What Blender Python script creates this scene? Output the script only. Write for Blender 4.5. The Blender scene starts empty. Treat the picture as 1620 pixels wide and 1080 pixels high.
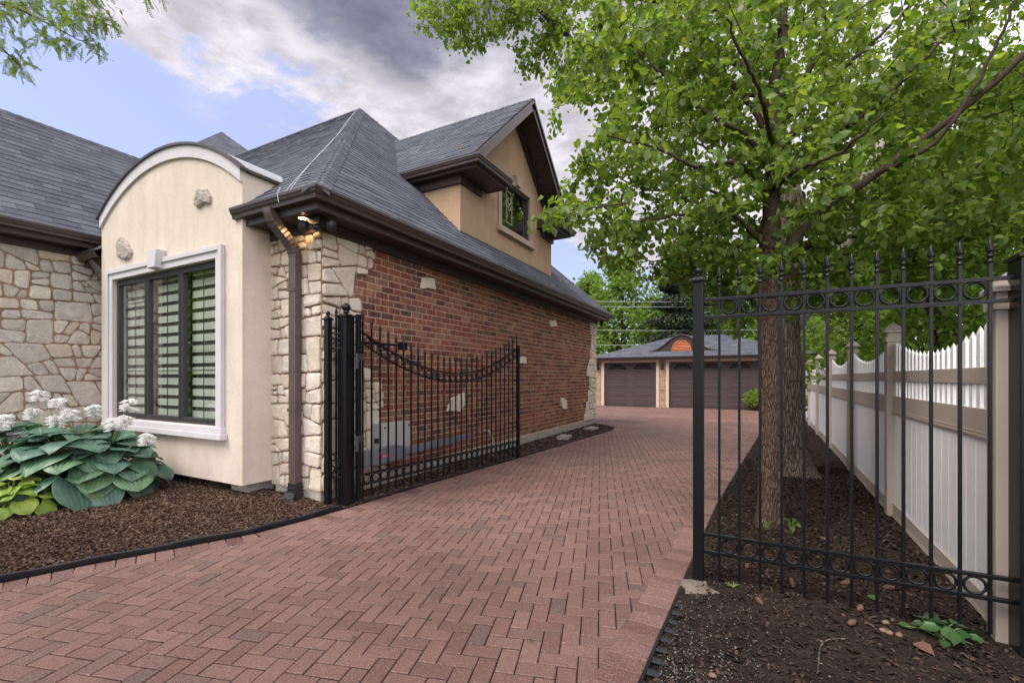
import bpy, math, random
import numpy as np
from mathutils import Vector, Matrix
from math import sin, cos, pi, radians, sqrt
random.seed(7); RNG = np.random.default_rng(7)
S = bpy.context.scene
COL = S.collection

# ------------------------------------------------------------------ camera
EYE = 1.45
YAW = radians(27.95)
cd = bpy.data.cameras.new('camera'); cam = bpy.data.objects.new('camera', cd); COL.objects.link(cam)
cam.location = (0, 0, EYE); cam.rotation_euler = (pi / 2, 0, YAW)
cd.lens = 16; cd.sensor_width = 36; cd.shift_y = 57 / 1620; cd.clip_start = .05; cd.clip_end = 2000
S.camera = cam
# ------------------------------------------------------------------ sun, sky, exposure
SUN_EL, SUN_DIR = radians(54), Vector((-.42, -.62, 0)).normalized()
sd = bpy.data.lights.new('sun', 'SUN'); sun = bpy.data.objects.new('sun', sd); COL.objects.link(sun)
sd.energy = 1.5; sd.angle = radians(38); sd.color = (1, .95, .88)
sv = Vector((SUN_DIR.x * cos(SUN_EL), SUN_DIR.y * cos(SUN_EL), sin(SUN_EL)))
sun.rotation_euler = sv.to_track_quat('Z', 'Y').to_euler()
sun.location = (0, 0, 30)
S.view_settings.view_transform = 'Standard'; S.view_settings.look = 'None'
S.view_settings.exposure = 1.58; S.view_settings.gamma = 1
S.cycles.use_denoising = True
S.cycles.max_bounces = 7; S.cycles.diffuse_bounces = 4; S.cycles.glossy_bounces = 3
S.cycles.transmission_bounces = 5; S.cycles.transparent_max_bounces = 8
S.cycles.sample_clamp_indirect = 6

W = bpy.data.worlds.new('World'); S.world = W; W.use_nodes = True


def build_world():
    nt = W.node_tree; N = nt.nodes; L = nt.links
    N.clear()
    out = N.new('ShaderNodeOutputWorld'); bg = N.new('ShaderNodeBackground')
    bg.inputs[1].default_value = .11
    L.new(bg.outputs[0], out.inputs[0])
    sky = N.new('ShaderNodeTexSky'); sky.sky_type = 'NISHITA'; sky.sun_disc = False
    sky.sun_elevation = SUN_EL; sky.sun_rotation = math.atan2(SUN_DIR.x, SUN_DIR.y)
    sky.air_density = 1.0; sky.dust_density = 1.2; sky.ozone_density = 2.0
    tc = N.new('ShaderNodeTexCoord'); sep = N.new('ShaderNodeSeparateXYZ'); L.new(tc.outputs['Generated'], sep.inputs[0])

    def mth(op, a, b=None, c=None, clamp=False):
        n = N.new('ShaderNodeMath'); n.operation = op; n.use_clamp = clamp
        for i, v in enumerate((a, b, c)):
            if v is None: continue
            if isinstance(v, (int, float)): n.inputs[i].default_value = v
            else: L.new(v, n.inputs[i])
        return n.outputs[0]

    def smooth(v, a, b, lo=0, hi=1):
        n = N.new('ShaderNodeMapRange'); n.interpolation_type = 'SMOOTHSTEP'
        L.new(v, n.inputs[0]); n.inputs[1].default_value = a; n.inputs[2].default_value = b
        n.inputs[3].default_value = lo; n.inputs[4].default_value = hi
        return n.outputs[0]
    z = mth('MAXIMUM', sep.outputs[2], .06)
    px = mth('DIVIDE', sep.outputs[0], z); py = mth('DIVIDE', sep.outputs[1], z)
    cb = N.new('ShaderNodeCombineXYZ'); L.new(px, cb.inputs[0]); L.new(py, cb.inputs[1])

    def noise(scale, det, rough, off=0, dist=0):
        n = N.new('ShaderNodeTexNoise'); n.inputs['Scale'].default_value = scale; n.inputs['Detail'].default_value = det
        n.inputs['Roughness'].default_value = rough; n.inputs['Distortion'].default_value = dist
        a = N.new('ShaderNodeVectorMath'); a.operation = 'ADD'; a.inputs[1].default_value = (off, off * .7, off * .3)
        L.new(cb.outputs[0], a.inputs[0]); L.new(a.outputs[0], n.inputs['Vector'])
        return n.outputs['Fac']
    n1 = noise(2.8, 12, .64, 3.1, .12); n2 = noise(4.6, 11, .62, 9.4, .2); n3 = noise(1.3, 5, .5, 21.0)
    # how far a point lies inside the cloud bank that starts west of the zenith
    edge = mth('ADD', px, mth('MULTIPLY', mth('SUBTRACT', n1, .5), 1.7))
    edge = mth('ADD', edge, mth('MULTIPLY', mth('SUBTRACT', py, .9), -.18))
    bank = smooth(edge, -1.66, -1.40)
    wisp = mth('MULTIPLY', smooth(mth('ADD', mth('MULTIPLY', n3, .6), mth('MULTIPLY', n1, .4)), .50, .68), .5)
    cover = mth('MAXIMUM', bank, wisp)
    # underside darkness of the bank: a heavy dark belly overhead, brighter towards its rim and further off
    dk = mth('MULTIPLY', smooth(mth('ADD', px, mth('MULTIPLY', mth('SUBTRACT', n2, .5), .5)), -1.20, -1.02),
             smooth(mth('ADD', py, mth('MULTIPLY', mth('SUBTRACT', n1, .5), .8)), 1.46, 1.04, .10, 1))
    dk = mth('MULTIPLY', dk, smooth(px, .5, -.4))
    tone = mth('ADD', mth('MULTIPLY', smooth(n2, .28, .72), .46), .60)
    tone = mth('MULTIPLY', tone, smooth(sep.outputs[1], .2, -.5, 1.0, 2.0))      # unseen cloud on the veiled sun's side, brightened to light the scene
    tone = mth('MULTIPLY', tone, smooth(sep.outputs[0], -.1, .45, 1.0, 1.9))      # eastern cloud, mostly out of view, also brightened to light leaves and brick
    cr = N.new('ShaderNodeMix'); cr.data_type = 'RGBA'
    L.new(dk, cr.inputs[0]); cr.inputs[6].default_value = (2.95, 2.82, 3.08, 1); cr.inputs[7].default_value = (1.0, 1.02, 1.36, 1)
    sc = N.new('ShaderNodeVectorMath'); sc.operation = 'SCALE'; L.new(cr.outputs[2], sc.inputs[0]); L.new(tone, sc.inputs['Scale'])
    # pale the clear blue a little: thin high veil
    veil = N.new('ShaderNodeMix'); veil.data_type = 'RGBA'; veil.inputs[0].default_value = .68
    L.new(sky.outputs[0], veil.inputs[6]); veil.inputs[7].default_value = (1.68, 1.74, 2.62, 1)
    mx = N.new('ShaderNodeMix'); mx.data_type = 'RGBA'
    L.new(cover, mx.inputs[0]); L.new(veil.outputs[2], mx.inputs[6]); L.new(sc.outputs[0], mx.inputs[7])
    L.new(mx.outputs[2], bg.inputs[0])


build_world()

# ------------------------------------------------------------------ helpers
FW = Vector((-sin(YAW), cos(YAW), 0)); RT = Vector((cos(YAW), sin(YAW), 0))


def at(u, v, d):
    """world point seen at photo pixel (u, v) at distance d along the view axis"""
    return Vector((0, 0, EYE)) + d * (FW + (u - 810) / 720 * RT) + Vector((0, 0, (597 - v) / 720 * d))


def on_x(u, v, X):
    dr = FW + (u - 810) / 720 * RT
    return at(u, v, X / dr.x)


def on_y(u, v, Y):
    dr = FW + (u - 810) / 720 * RT
    return at(u, v, Y / dr.y)


class MB:
    def __init__(s): s.v = []; s.f = []; s.rib = []

    def poly(s, pts):
        n = len(s.v); s.v += [tuple(p) for p in pts]; s.f.append(tuple(range(n, n + len(pts)))); return s

    def box(s, x0, y0, z0, x1, y1, z1):
        return s.frame_box(Vector((x0, y0, z0)), Vector((x1 - x0, 0, 0)), Vector((0, y1 - y0, 0)), Vector((0, 0, z1 - z0)))

    def frame_box(s, o, a, b, c):
        n = len(s.v)
        for k in (0, 1):
            for p in (o, o + a, o + a + b, o + b): s.v.append(tuple(p + c * k))
        s.f += [(n + 3, n + 2, n + 1, n), (n + 4, n + 5, n + 6, n + 7)]
        for i in range(4):
            j = (i + 1) % 4; s.f.append((n + i, n + j, n + 4 + j, n + 4 + i))
        return s

    def prism(s, pts, off, inset=0.0):
        """closed loop pts (CCW seen from the +off side) extruded by the vector off; the far loop shrinks by inset"""
        n = len(s.v); m = len(pts); off = Vector(off)
        c = sum((Vector(p) for p in pts), Vector()) / m
        s.v += [tuple(p) for p in pts]
        for p in pts:
            p = Vector(p); q = p + off
            if inset:
                dv = (c - p); q = q + dv.normalized() * min(inset, dv.length * .4)
            s.v.append(tuple(q))
        s.f.append(tuple(range(n + m - 1, n - 1, -1))); s.f.append(tuple(range(n + m, n + 2 * m)))
        for i in range(m):
            j = (i + 1) % m; s.f.append((n + i, n + j, n + m + j, n + m + i))
        return s

    def tube(s, path, rad, n=8, cap=True, shape=None, up=None):
        path = [Vector(p) for p in path]; m = len(path)
        if not hasattr(rad, '__len__'): rad = [rad] * m
        t0 = (path[1] - path[0]).normalized()
        ref = Vector(up) if up is not None else (Vector((0, 0, 1)) if abs(t0.z) < .9 else Vector((1, 0, 0)))
        base = len(s.v)
        if shape is None: shape = [(cos(2 * pi * k / n), sin(2 * pi * k / n)) for k in range(n)]
        n = len(shape)
        for i in range(m):
            t = (path[min(i + 1, m - 1)] - path[max(i - 1, 0)])
            t = t.normalized() if t.length > 1e-9 else t0
            a = ref - t * ref.dot(t)
            if a.length < 1e-4: a = t.orthogonal()
            a.normalize(); b = t.cross(a)
            if up is None: ref = a
            for (p, q) in shape: s.v.append(tuple(path[i] + (a * p + b * q) * rad[i]))
        for i in range(m - 1):
            for k in range(n):
                k2 = (k + 1) % n
                s.f.append((base + i * n + k, base + i * n + k2, base + (i + 1) * n + k2, base + (i + 1) * n + k))
        if cap:
            s.f.append(tuple(base + k for k in range(n - 1, -1, -1)))
            s.f.append(tuple(base + (m - 1) * n + k for k in range(n)))
        return s

    def lathe(s, prof, c, n=12):
        base = len(s.v); m = len(prof)
        for (r, z) in prof:
            for k in range(n):
                s.v.append((c[0] + r * cos(2 * pi * k / n), c[1] + r * sin(2 * pi * k / n), c[2] + z))
        for i in range(m - 1):
            for k in range(n):
                k2 = (k + 1) % n
                s.f.append((base + i * n + k, base + i * n + k2, base + (i + 1) * n + k2, base + (i + 1) * n + k))
        s.f.append(tuple(base + k for k in range(n - 1, -1, -1))); s.f.append(tuple(base + (m - 1) * n + k for k in range(n)))
        return s

    def torus(s, c, ax, ay, R, r, n=20, m=6):
        c, ax, ay = Vector(c), Vector(ax), Vector(ay); az = ax.cross(ay); base = len(s.v)
        for i in range(n):
            a = 2 * pi * i / n; rd = ax * cos(a) + ay * sin(a)
            for k in range(m):
                b = 2 * pi * k / m
                s.v.append(tuple(c + rd * (R + r * cos(b)) + az * r * sin(b)))
        for i in range(n):
            for k in range(m):
                i2, k2 = (i + 1) % n, (k + 1) % m
                s.f.append((base + i * m + k, base + i2 * m + k, base + i2 * m + k2, base + i * m + k2))
        return s

    def mesh(s, name, m, smooth=False):
        me = bpy.data.meshes.new(name); me.from_pydata(s.v, [], s.f); me.update()
        if m: me.materials.append(m)
        if s.rib: me.attributes.new('vein', 'FLOAT', 'POINT').data.foreach_set('value', s.rib)
        if smooth: me.polygons.foreach_set('use_smooth', [True] * len(me.polygons))
        return me

    def build(s, name, m, parent=None, smooth=False, bevel=0.0, loc=None, label=None):
        return link(name, s.mesh(name, m, smooth), parent, bevel, loc, label)


def link(name, me, parent=None, bevel=0.0, loc=None, label=None):
    o = bpy.data.objects.new(name, me); COL.objects.link(o)
    if loc is not None: o.location = loc
    if parent:
        o.parent = parent
        r = parent
        off = Vector(r.location)
        while r.parent: r = r.parent; off = Vector(r.location)
        if parent.type == 'EMPTY': o.matrix_parent_inverse = Matrix.Translation(-off)
        else: o.matrix_parent_inverse = Matrix.Translation(-Vector(parent.location))
    if bevel:
        b = o.modifiers.new('bevel', 'BEVEL'); b.width = bevel; b.segments = 2; b.limit_method = 'ANGLE'; b.angle_limit = radians(40)
    if label: o['label'] = label
    return o


def thing(name, label, cat, loc=(0, 0, 0), group=None):
    o = bpy.data.objects.new(name, None); COL.objects.link(o); o.location = loc; o.empty_display_size = .2
    return tag(o, label, cat, group)


def tag(o, label, cat, group=None):
    o['label'] = label; o['category'] = cat
    if group: o['group'] = group
    return o


def struct(o, kind='structure'):
    o['kind'] = kind; return o


def copy_tree(o, parent=None):
    c = o.copy(); COL.objects.link(c); inv = o.matrix_parent_inverse.copy()
    c.parent = parent; c.matrix_parent_inverse = inv
    for ch in list(o.children): copy_tree(ch, c)
    return c


def mat(name, cols, rough=.7, nscale=8, namt=.2, n2scale=0, n2amt=.2, bump=0, bscale=80, spec=.35, metal=0, transl=0,
        stretch=(1, 1, 1), const=False, tcol=None, speck=0, coat=0, fleck=None, fscale=135, fth=.60, famt=.55, crackle=0, streak=0, bands=0):
    m = bpy.data.materials.new(name); m.use_nodes = True; nt = m.node_tree; N = nt.nodes; L = nt.links
    b = N['Principled BSDF']; out = N['Material Output']
    b.inputs['Roughness'].default_value = rough; b.inputs['Specular IOR Level'].default_value = spec; b.inputs['Metallic'].default_value = metal
    b.inputs['Coat Weight'].default_value = coat
    tc = N.new('ShaderNodeTexCoord'); mp = N.new('ShaderNodeMapping'); L.new(tc.outputs['Object'], mp.inputs[0]); mp.inputs['Scale'].default_value = stretch
    if not isinstance(cols, list): cols = [cols]
    if len(cols) > 1:
        g = N.new('ShaderNodeNewGeometry'); r = N.new('ShaderNodeValToRGB'); L.new(g.outputs['Random Per Island'], r.inputs[0])
        el = r.color_ramp.elements
        while len(el) < len(cols): el.new(.5)
        for i, c in enumerate(cols): el[i].position = i / (len(cols) if const else len(cols) - 1); el[i].color = (*c, 1)
        r.color_ramp.interpolation = 'CONSTANT' if const else 'LINEAR'
        col = r.outputs[0]
    else:
        rg = N.new('ShaderNodeRGB'); rg.outputs[0].default_value = (*cols[0], 1); col = rg.outputs[0]

    def noise(scale, det=5, rg=.6):
        n = N.new('ShaderNodeTexNoise'); n.inputs['Scale'].default_value = scale; n.inputs['Detail'].default_value = det
        n.inputs['Roughness'].default_value = rg; L.new(mp.outputs[0], n.inputs['Vector']); return n.outputs['Fac']

    def scale(col, fac, amt):
        r = N.new('ShaderNodeMapRange'); L.new(fac, r.inputs[0]); r.inputs[1].default_value = .25; r.inputs[2].default_value = .75
        r.inputs[3].default_value = 1 - amt; r.inputs[4].default_value = 1 + amt
        s = N.new('ShaderNodeVectorMath'); s.operation = 'SCALE'; L.new(col, s.inputs[0]); L.new(r.outputs[0], s.inputs['Scale']); return s.outputs[0]
    if namt: col = scale(col, noise(nscale), namt)
    if n2scale: col = scale(col, noise(n2scale, 4), n2amt)
    if speck: col = scale(col, noise(170, 3, .85), speck)
    def noise_at(scale, vs, det=4):
        q = N.new('ShaderNodeMapping'); q.inputs['Scale'].default_value = vs; L.new(tc.outputs['Object'], q.inputs[0])
        n = N.new('ShaderNodeTexNoise'); n.inputs['Scale'].default_value = scale; n.inputs['Detail'].default_value = det; L.new(q.outputs[0], n.inputs['Vector']); return n.outputs['Fac']
    if streak: col = scale(col, noise_at(5, (1, 1, .16), 6), streak)
    if bands: col = scale(col, noise_at(20, (1, 1, .12), 2), bands)
    crk = None
    if crackle:
        q = N.new('ShaderNodeMapping'); q.inputs['Scale'].default_value = (1, 1, .17); L.new(tc.outputs['Object'], q.inputs[0])
        wn = N.new('ShaderNodeTexNoise'); wn.inputs['Scale'].default_value = 9; wn.inputs['Detail'].default_value = 4; L.new(q.outputs[0], wn.inputs['Vector'])
        wa = N.new('ShaderNodeVectorMath'); wa.operation = 'MULTIPLY_ADD'; wa.inputs[1].default_value = (.07, .07, .07); L.new(wn.outputs['Color'], wa.inputs[0]); L.new(q.outputs[0], wa.inputs[2])
        vo = N.new('ShaderNodeTexVoronoi'); vo.feature = 'DISTANCE_TO_EDGE'; vo.inputs['Scale'].default_value = crackle; L.new(wa.outputs[0], vo.inputs['Vector'])
        cr_ = N.new('ShaderNodeMapRange'); cr_.inputs[1].default_value = 0; cr_.inputs[2].default_value = .16; cr_.inputs[3].default_value = 0; cr_.inputs[4].default_value = 1; L.new(vo.outputs['Distance'], cr_.inputs[0]); crk = cr_.outputs[0]
        s_ = N.new('ShaderNodeMapRange'); s_.inputs[3].default_value = .60; s_.inputs[4].default_value = 1.08; L.new(crk, s_.inputs[0])
        sc_ = N.new('ShaderNodeVectorMath'); sc_.operation = 'SCALE'; L.new(col, sc_.inputs[0]); L.new(s_.outputs[0], sc_.inputs['Scale']); col = sc_.outputs[0]
    if fleck:
        r = N.new('ShaderNodeMapRange'); L.new(noise_at(fscale, (1, 1, 1), 1 if fscale > 50 else 4), r.inputs[0]); r.inputs[1].default_value = fth; r.inputs[2].default_value = fth + .08; r.inputs[4].default_value = famt
        mf = N.new('ShaderNodeMix'); mf.data_type = 'RGBA'; L.new(r.outputs[0], mf.inputs[0]); L.new(col, mf.inputs[6]); mf.inputs[7].default_value = (*fleck, 1); col = mf.outputs[2]
    L.new(col, b.inputs['Base Color'])
    if bump:
        bp = N.new('ShaderNodeBump'); bp.inputs['Strength'].default_value = 1; bp.inputs['Distance'].default_value = bump
        hgt = noise(bscale, 6, .65)
        if crk is not None:
            ad = N.new('ShaderNodeMath'); ad.operation = 'MULTIPLY_ADD'; ad.inputs[1].default_value = .8; L.new(crk, ad.inputs[0]); L.new(hgt, ad.inputs[2]); hgt = ad.outputs[0]
        L.new(hgt, bp.inputs['Height']); L.new(bp.outputs[0], b.inputs['Normal'])
    if transl:
        t = N.new('ShaderNodeBsdfTranslucent'); mx = N.new('ShaderNodeMixShader'); mx.inputs[0].default_value = transl
        s = N.new('ShaderNodeVectorMath'); s.operation = 'MULTIPLY'; s.inputs[1].default_value = tcol or (1.5, 1.6, .8)
        L.new(col, s.inputs[0]); L.new(s.outputs[0], t.inputs[0]); L.new(b.outputs[0], mx.inputs[1]); L.new(t.outputs[0], mx.inputs[2]); L.new(mx.outputs[0], out.inputs[0])
    return m


def veined(m, amt=.16):
    nt = m.node_tree; b = nt.nodes['Principled BSDF']; src = b.inputs['Base Color'].links[0].from_socket
    a = nt.nodes.new('ShaderNodeAttribute'); a.attribute_name = 'vein'; k = nt.nodes.new('ShaderNodeMath'); k.operation = 'MULTIPLY_ADD'; k.inputs[1].default_value = amt; k.inputs[2].default_value = 1
    nt.links.new(a.outputs['Fac'], k.inputs[0]); sc = nt.nodes.new('ShaderNodeVectorMath'); sc.operation = 'SCALE'
    nt.links.new(src, sc.inputs[0]); nt.links.new(k.outputs[0], sc.inputs['Scale']); nt.links.new(sc.outputs[0], b.inputs['Base Color'])
    return m


def glass(name, tint=(.92, .95, .93), boost=.09):
    m = bpy.data.materials.new(name); m.use_nodes = True; nt = m.node_tree; N = nt.nodes; L = nt.links
    N.remove(N['Principled BSDF']); out = N['Material Output']
    t = N.new('ShaderNodeBsdfTransparent'); t.inputs[0].default_value = (*tint, 1)
    g = N.new('ShaderNodeBsdfGlossy'); g.inputs['Roughness'].default_value = .01
    f = N.new('ShaderNodeFresnel'); f.inputs[0].default_value = 1.5; geo = N.new('ShaderNodeNewGeometry')
    a = N.new('ShaderNodeMath'); a.operation = 'MULTIPLY_ADD'; a.inputs[1].default_value = 1.9; a.inputs[2].default_value = boost; a.use_clamp = True
    bk = N.new('ShaderNodeMath'); bk.operation = 'SUBTRACT'; bk.inputs[0].default_value = 1; L.new(geo.outputs['Backfacing'], bk.inputs[1])
    c = N.new('ShaderNodeMath'); c.operation = 'MULTIPLY'
    mx = N.new('ShaderNodeMixShader')
    L.new(f.outputs[0], a.inputs[0]); L.new(a.outputs[0], c.inputs[0]); L.new(bk.outputs[0], c.inputs[1]); L.new(c.outputs[0], mx.inputs[0])
    L.new(t.outputs[0], mx.inputs[1]); L.new(g.outputs[0], mx.inputs[2]); L.new(mx.outputs[0], out.inputs[0])
    return m


M = dict(
    stucco=mat('cream_stucco', (.635, .550, .455), .9, 3, .06, 30, .06, bump=.005, bscale=150, spec=.15, streak=.09),
    tan=mat('tan_stucco', (.44, .305, .195), .9, 3, .07, 30, .06, bump=.005, bscale=150, spec=.15, streak=.08),
    trim=mat('pale_trim', (.56, .535, .55), .75, 4, .05, 60, .03, bump=.0008, bscale=200, spec=.2),
    tantrim=mat('tan_trim', (.42, .33, .25), .8, 4, .05, bump=.0008, bscale=200, spec=.2),
    stone=mat('pale_limestone', [(.60, .52, .42), (.50, .42, .33), (.66, .59, .49), (.56, .50, .42), (.62, .53, .40)], .9, 9, .14, 45, .10, bump=.010, bscale=26, spec=.15),
    greystone=mat('grey_limestone', [(.56, .51, .43), (.44, .41, .36), (.62, .56, .48), (.50, .46, .41), (.58, .50, .39)], .9, 9, .20, 45, .16, bump=.016, bscale=24, spec=.15),
    roughstone=mat('pitted_stone', (.44, .39, .33), .95, 30, .35, 90, .3, bump=.02, bscale=55, spec=.1),
    mortar=mat('brown_mortar', (.31, .205, .14), .95, 20, .2, bump=.004, bscale=120, spec=.1),
    brick=mat('clay_brick', [(.235, .078, .052), (.11, .058, .052), (.27, .108, .070), (.185, .068, .051), (.24, .125, .085), (.08, .050, .050), (.225, .069, .047), (.28, .145, .092), (.19, .098, .074)], .88, 25, .25, 3, .12, bands=.38, bump=.003, bscale=120, spec=.2),
    bmortar=mat('tan_mortar', (.47, .345, .24), .95, 12, .15, bump=.002, bscale=160, spec=.1),
    oldcon=mat('weathered_concrete', (.20, .165, .135), .95, 14, .35, 60, .15, bump=.008, bscale=40, spec=.1),
    concrete=mat('concrete', (.34, .30, .25), .92, 6, .2, 40, .12, bump=.004, bscale=60, spec=.15),
    shingle=mat('slate_grey_shingle', [(.074, .078, .099), (.104, .110, .135), (.088, .093, .116), (.130, .136, .160), (.096, .101, .125)], .9, 90, .18, 2, .12, bump=.003, bscale=260, spec=.2, speck=.3),
    under=mat('roof_felt', (.03, .03, .035), .95, 10, .1),
    brown=mat('brown_metal', (.055, .038, .034), .36, 5, .08, spec=.5),
    soffit=mat('brown_soffit', (.050, .033, .029), .5, 5, .10, spec=.4),
    spout=mat('bronze_downspout', (.085, .060, .053), .38, 8, .12, spec=.5),
    black=mat('black_iron', (.006, .006, .007), .32, 10, .25, spec=.32, bump=.0006, bscale=90),
    blackpl=mat('black_plastic', (.016, .016, .018), .45, 8, .2, spec=.45),
    dirtybl=mat('dusty_black_plastic', (.035, .038, .044), .6, 20, .35, spec=.35),
    bronze=mat('bronze_window_frame', (.030, .029, .030), .4, 5, .1, spec=.45),
    glass=glass('window_glass'),
    blind=mat('pale_blind_fabric', (.60, .635, .54), .9, 40, .04, transl=.25, tcol=(1, 1, 1)),
    sheer=mat('grey_sheer', (.085, .08, .072), .9, 30, .1),
    dark=mat('dark_interior', (.02, .019, .018), .9, 3, .1),
    vinylw=mat('white_vinyl', (.80, .79, .80), .38, 2.2, .05, 14, .04, spec=.45),
    vinylt=mat('taupe_vinyl', (.42, .35, .295), .42, 3, .04, spec=.4),
    paver=mat('brick_paver', [(.190, .101, .081), (.146, .077, .061), (.216, .118, .095), (.162, .090, .074), (.200, .110, .089), (.130, .079, .067)], .64, 38, .18, .55, .30, bump=.004, bscale=130, spec=.5, speck=.8, fleck=(.40, .31, .28)),
    border=mat('border_paver', [(.202, .111, .091), (.173, .094, .077), (.222, .125, .102), (.105, .045, .038), (.190, .106, .087)], .64, 38, .18, .9, .20, bump=.004, bscale=130, spec=.5, speck=.8, fleck=(.42, .33, .30)),
    sand=mat('joint_sand', (.036, .026, .022), .95, 60, .35, spec=.1),
    mulch=mat('mulch', (.060, .036, .025), .95, 30, .5, 6, .3, bump=.03, bscale=45, spec=.1),
    chip=mat('mulch_chip', [(.105, .064, .046), (.055, .036, .028), (.15, .098, .068), (.075, .048, .036), (.20, .14, .10), (.085, .053, .04)], .92, 40, .25, spec=.15),
    darkchip=mat('dark_mulch_chip', [(.055, .036, .027), (.032, .022, .018), (.085, .056, .040), (.044, .030, .023), (.115, .078, .056)], .93, 40, .25, spec=.12),
    soil=mat('dark_soil', (.034, .024, .0185), .96, 18, .4, 3, .3, bump=.025, bscale=38, spec=.1),
    debris=mat('soil_debris', [(.05, .034, .026), (.026, .018, .014), (.075, .050, .036), (.036, .025, .019), (.10, .055, .036)], .93, 40, .25, spec=.15),
    grit=mat('pale_grit', [(.24, .22, .20), (.12, .11, .10), (.19, .18, .17), (.08, .07, .065)], .9, 60, .2),
    bark=mat('brown_bark', (.125, .085, .060), .95, 30, .45, 2, .2, bump=.014, bscale=40, stretch=(1.6, 1.6, .5), spec=.1, crackle=62),
    bark2=mat('grey_bark', (.190, .155, .120), .95, 18, .4, 2, .25, bump=.035, bscale=22, stretch=(1.5, 1.5, .5), spec=.1, crackle=27),
    bark3=mat('pale_bark', (.30, .27, .22), .95, 10, .3, 2, .2, bump=.012, bscale=20, stretch=(2, 2, .6), spec=.1),
    twig=mat('dark_twig', (.060, .042, .032), .9, 20, .2, spec=.15),
    leafA=mat('pear_leaf', [(.145, .22, .042), (.092, .160, .036), (.195, .27, .052), (.115, .185, .040), (.26, .33, .066)], .45, 3, .15, transl=.48, tcol=(1.9, 1.9, .9), spec=.4),
    leafB=mat('maple_leaf', [(.150, .235, .046), (.205, .285, .056), (.115, .19, .040), (.25, .33, .068)], .5, 3, .15, transl=.48, tcol=(1.8, 1.8, .8), spec=.35),
    leafC=mat('bright_leaf', [(.145, .23, .042), (.20, .29, .055), (.105, .18, .035), (.17, .26, .055)], .55, 1, .15, transl=.42, tcol=(1.6, 1.6, .8), spec=.3),
    leafD=mat('fern_like_leaflet', [(.12, .18, .08), (.17, .25, .06), (.14, .20, .09), (.24, .30, .06)], .55, 1, .15, transl=.4, tcol=(1.5, 1.5, .7), spec=.3),
    needle=mat('dark_needle', [(.030, .045, .022), (.045, .060, .032), (.055, .060, .038)], .7, 2, .2, spec=.2),
    arbor=mat('arborvitae_leaf', [(.07, .14, .015), (.10, .19, .02), (.13, .22, .03)], .7, 2, .2, transl=.2, spec=.2),
    hosta=mat('blue_green_hosta_leaf', [(.072, .150, .105), (.090, .175, .118), (.062, .128, .090), (.10, .19, .110), (.14, .215, .085)], .42, 7, .20, fleck=(.24, .16, .06), fscale=7.5, fth=.66, famt=.8, transl=.15, tcol=(1.2, 1.4, .7), spec=.45),
    hostay=mat('yellow_green_hosta_leaf', [(.22, .33, .045), (.17, .28, .04), (.27, .37, .06), (.14, .25, .05)], .45, 8, .15, transl=.2, tcol=(1.2, 1.3, .7), spec=.4),
    stalk=mat('green_stalk', (.16, .24, .06), .6, 8, .1),
    petal=mat('white_petal', [(.86, .85, .81), (.80, .79, .77), (.88, .87, .83)], .7, 8, .06, transl=.3, tcol=(1, 1, 1)),
    grass=mat('lawn', (.05, .11, .022), .95, 3, .3, 40, .3, bump=.02, bscale=60, spec=.1),
    weed=mat('weed_leaf', [(.06, .13, .028), (.09, .17, .04)], .5, 6, .15, transl=.3),
    door=mat('brown_garage_door', (.082, .058, .062), .5, 4, .06, spec=.35),
    gtrim=mat('cream_door_casing', (.60, .47, .38), .7, 4, .05),
    ledge=mat('tan_ledgestone', [(.44, .30, .19), (.36, .24, .155), (.50, .36, .24), (.40, .29, .20)], .9, 20, .2, bump=.006, bscale=50),
    copper=mat('copper_louvre', (.58, .20, .09), .45, 6, .12, metal=.3, spec=.5),
    wire=mat('pale_wire', (.55, .55, .57), .6, 4, .05),
    cable=mat('white_cable', (.52, .52, .56), .45, 4, .05),
    greybox=mat('grey_enclosure', (.35, .35, .33), .5, 3, .06),
    greyarm=mat('grey_operator', (.13, .14, .16), .45, 4, .1),
    red=mat('red_sticker', (.45, .06, .05), .5, 4, .05),
    cone=mat('pine_cone_scale', (.13, .065, .042), .8, 60, .35, bump=.004, bscale=150),
    pebble=mat('tan_pebble', (.20, .13, .09), .8, 30, .2),
    dead=mat('dead_leaf', [(.12, .065, .045)], .8, 15, .2),
    roofw=mat('white_flashing', (.38, .38, .42), .5, 4, .05),
)


veined(M['hosta']); veined(M['hostay'], .10)


def lampmat():
    m = bpy.data.materials.new('lit_lamp'); m.use_nodes = True; nt = m.node_tree
    b = nt.nodes['Principled BSDF']; b.inputs['Base Color'].default_value = (1, .8, .6, 1)
    b.inputs['Emission Color'].default_value = (1, .62, .32, 1); b.inputs['Emission Strength'].default_value = 14
    return m


M['lamp'] = lampmat()


# ------------------------------------------------------------------ 2-D tools
def clip(poly, a, b, c):
    """keep the part of a 2-D polygon with a*x + b*y <= c"""
    out = []; n = len(poly)
    for i in range(n):
        p, q = poly[i], poly[(i + 1) % n]
        dp, dq = a * p[0] + b * p[1] - c, a * q[0] + b * q[1] - c
        if dp <= 0: out.append(p)
        if (dp < 0 < dq) or (dq < 0 < dp):
            t = dp / (dp - dq); out.append((p[0] + t * (q[0] - p[0]), p[1] + t * (q[1] - p[1])))
    return out


def clip_convex(poly, conv):
    for i in range(len(conv)):
        p, q = conv[i], conv[(i + 1) % len(conv)]
        ex, ey = q[0] - p[0], q[1] - p[1]
        poly = clip(poly, ey, -ex, ey * p[0] - ex * p[1])     # CCW: inside is to the left
        if len(poly) < 3: return []
    return poly


def area(p):
    return .5 * sum(p[i][0] * p[(i + 1) % len(p)][1] - p[(i + 1) % len(p)][0] * p[i][1] for i in range(len(p)))


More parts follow.
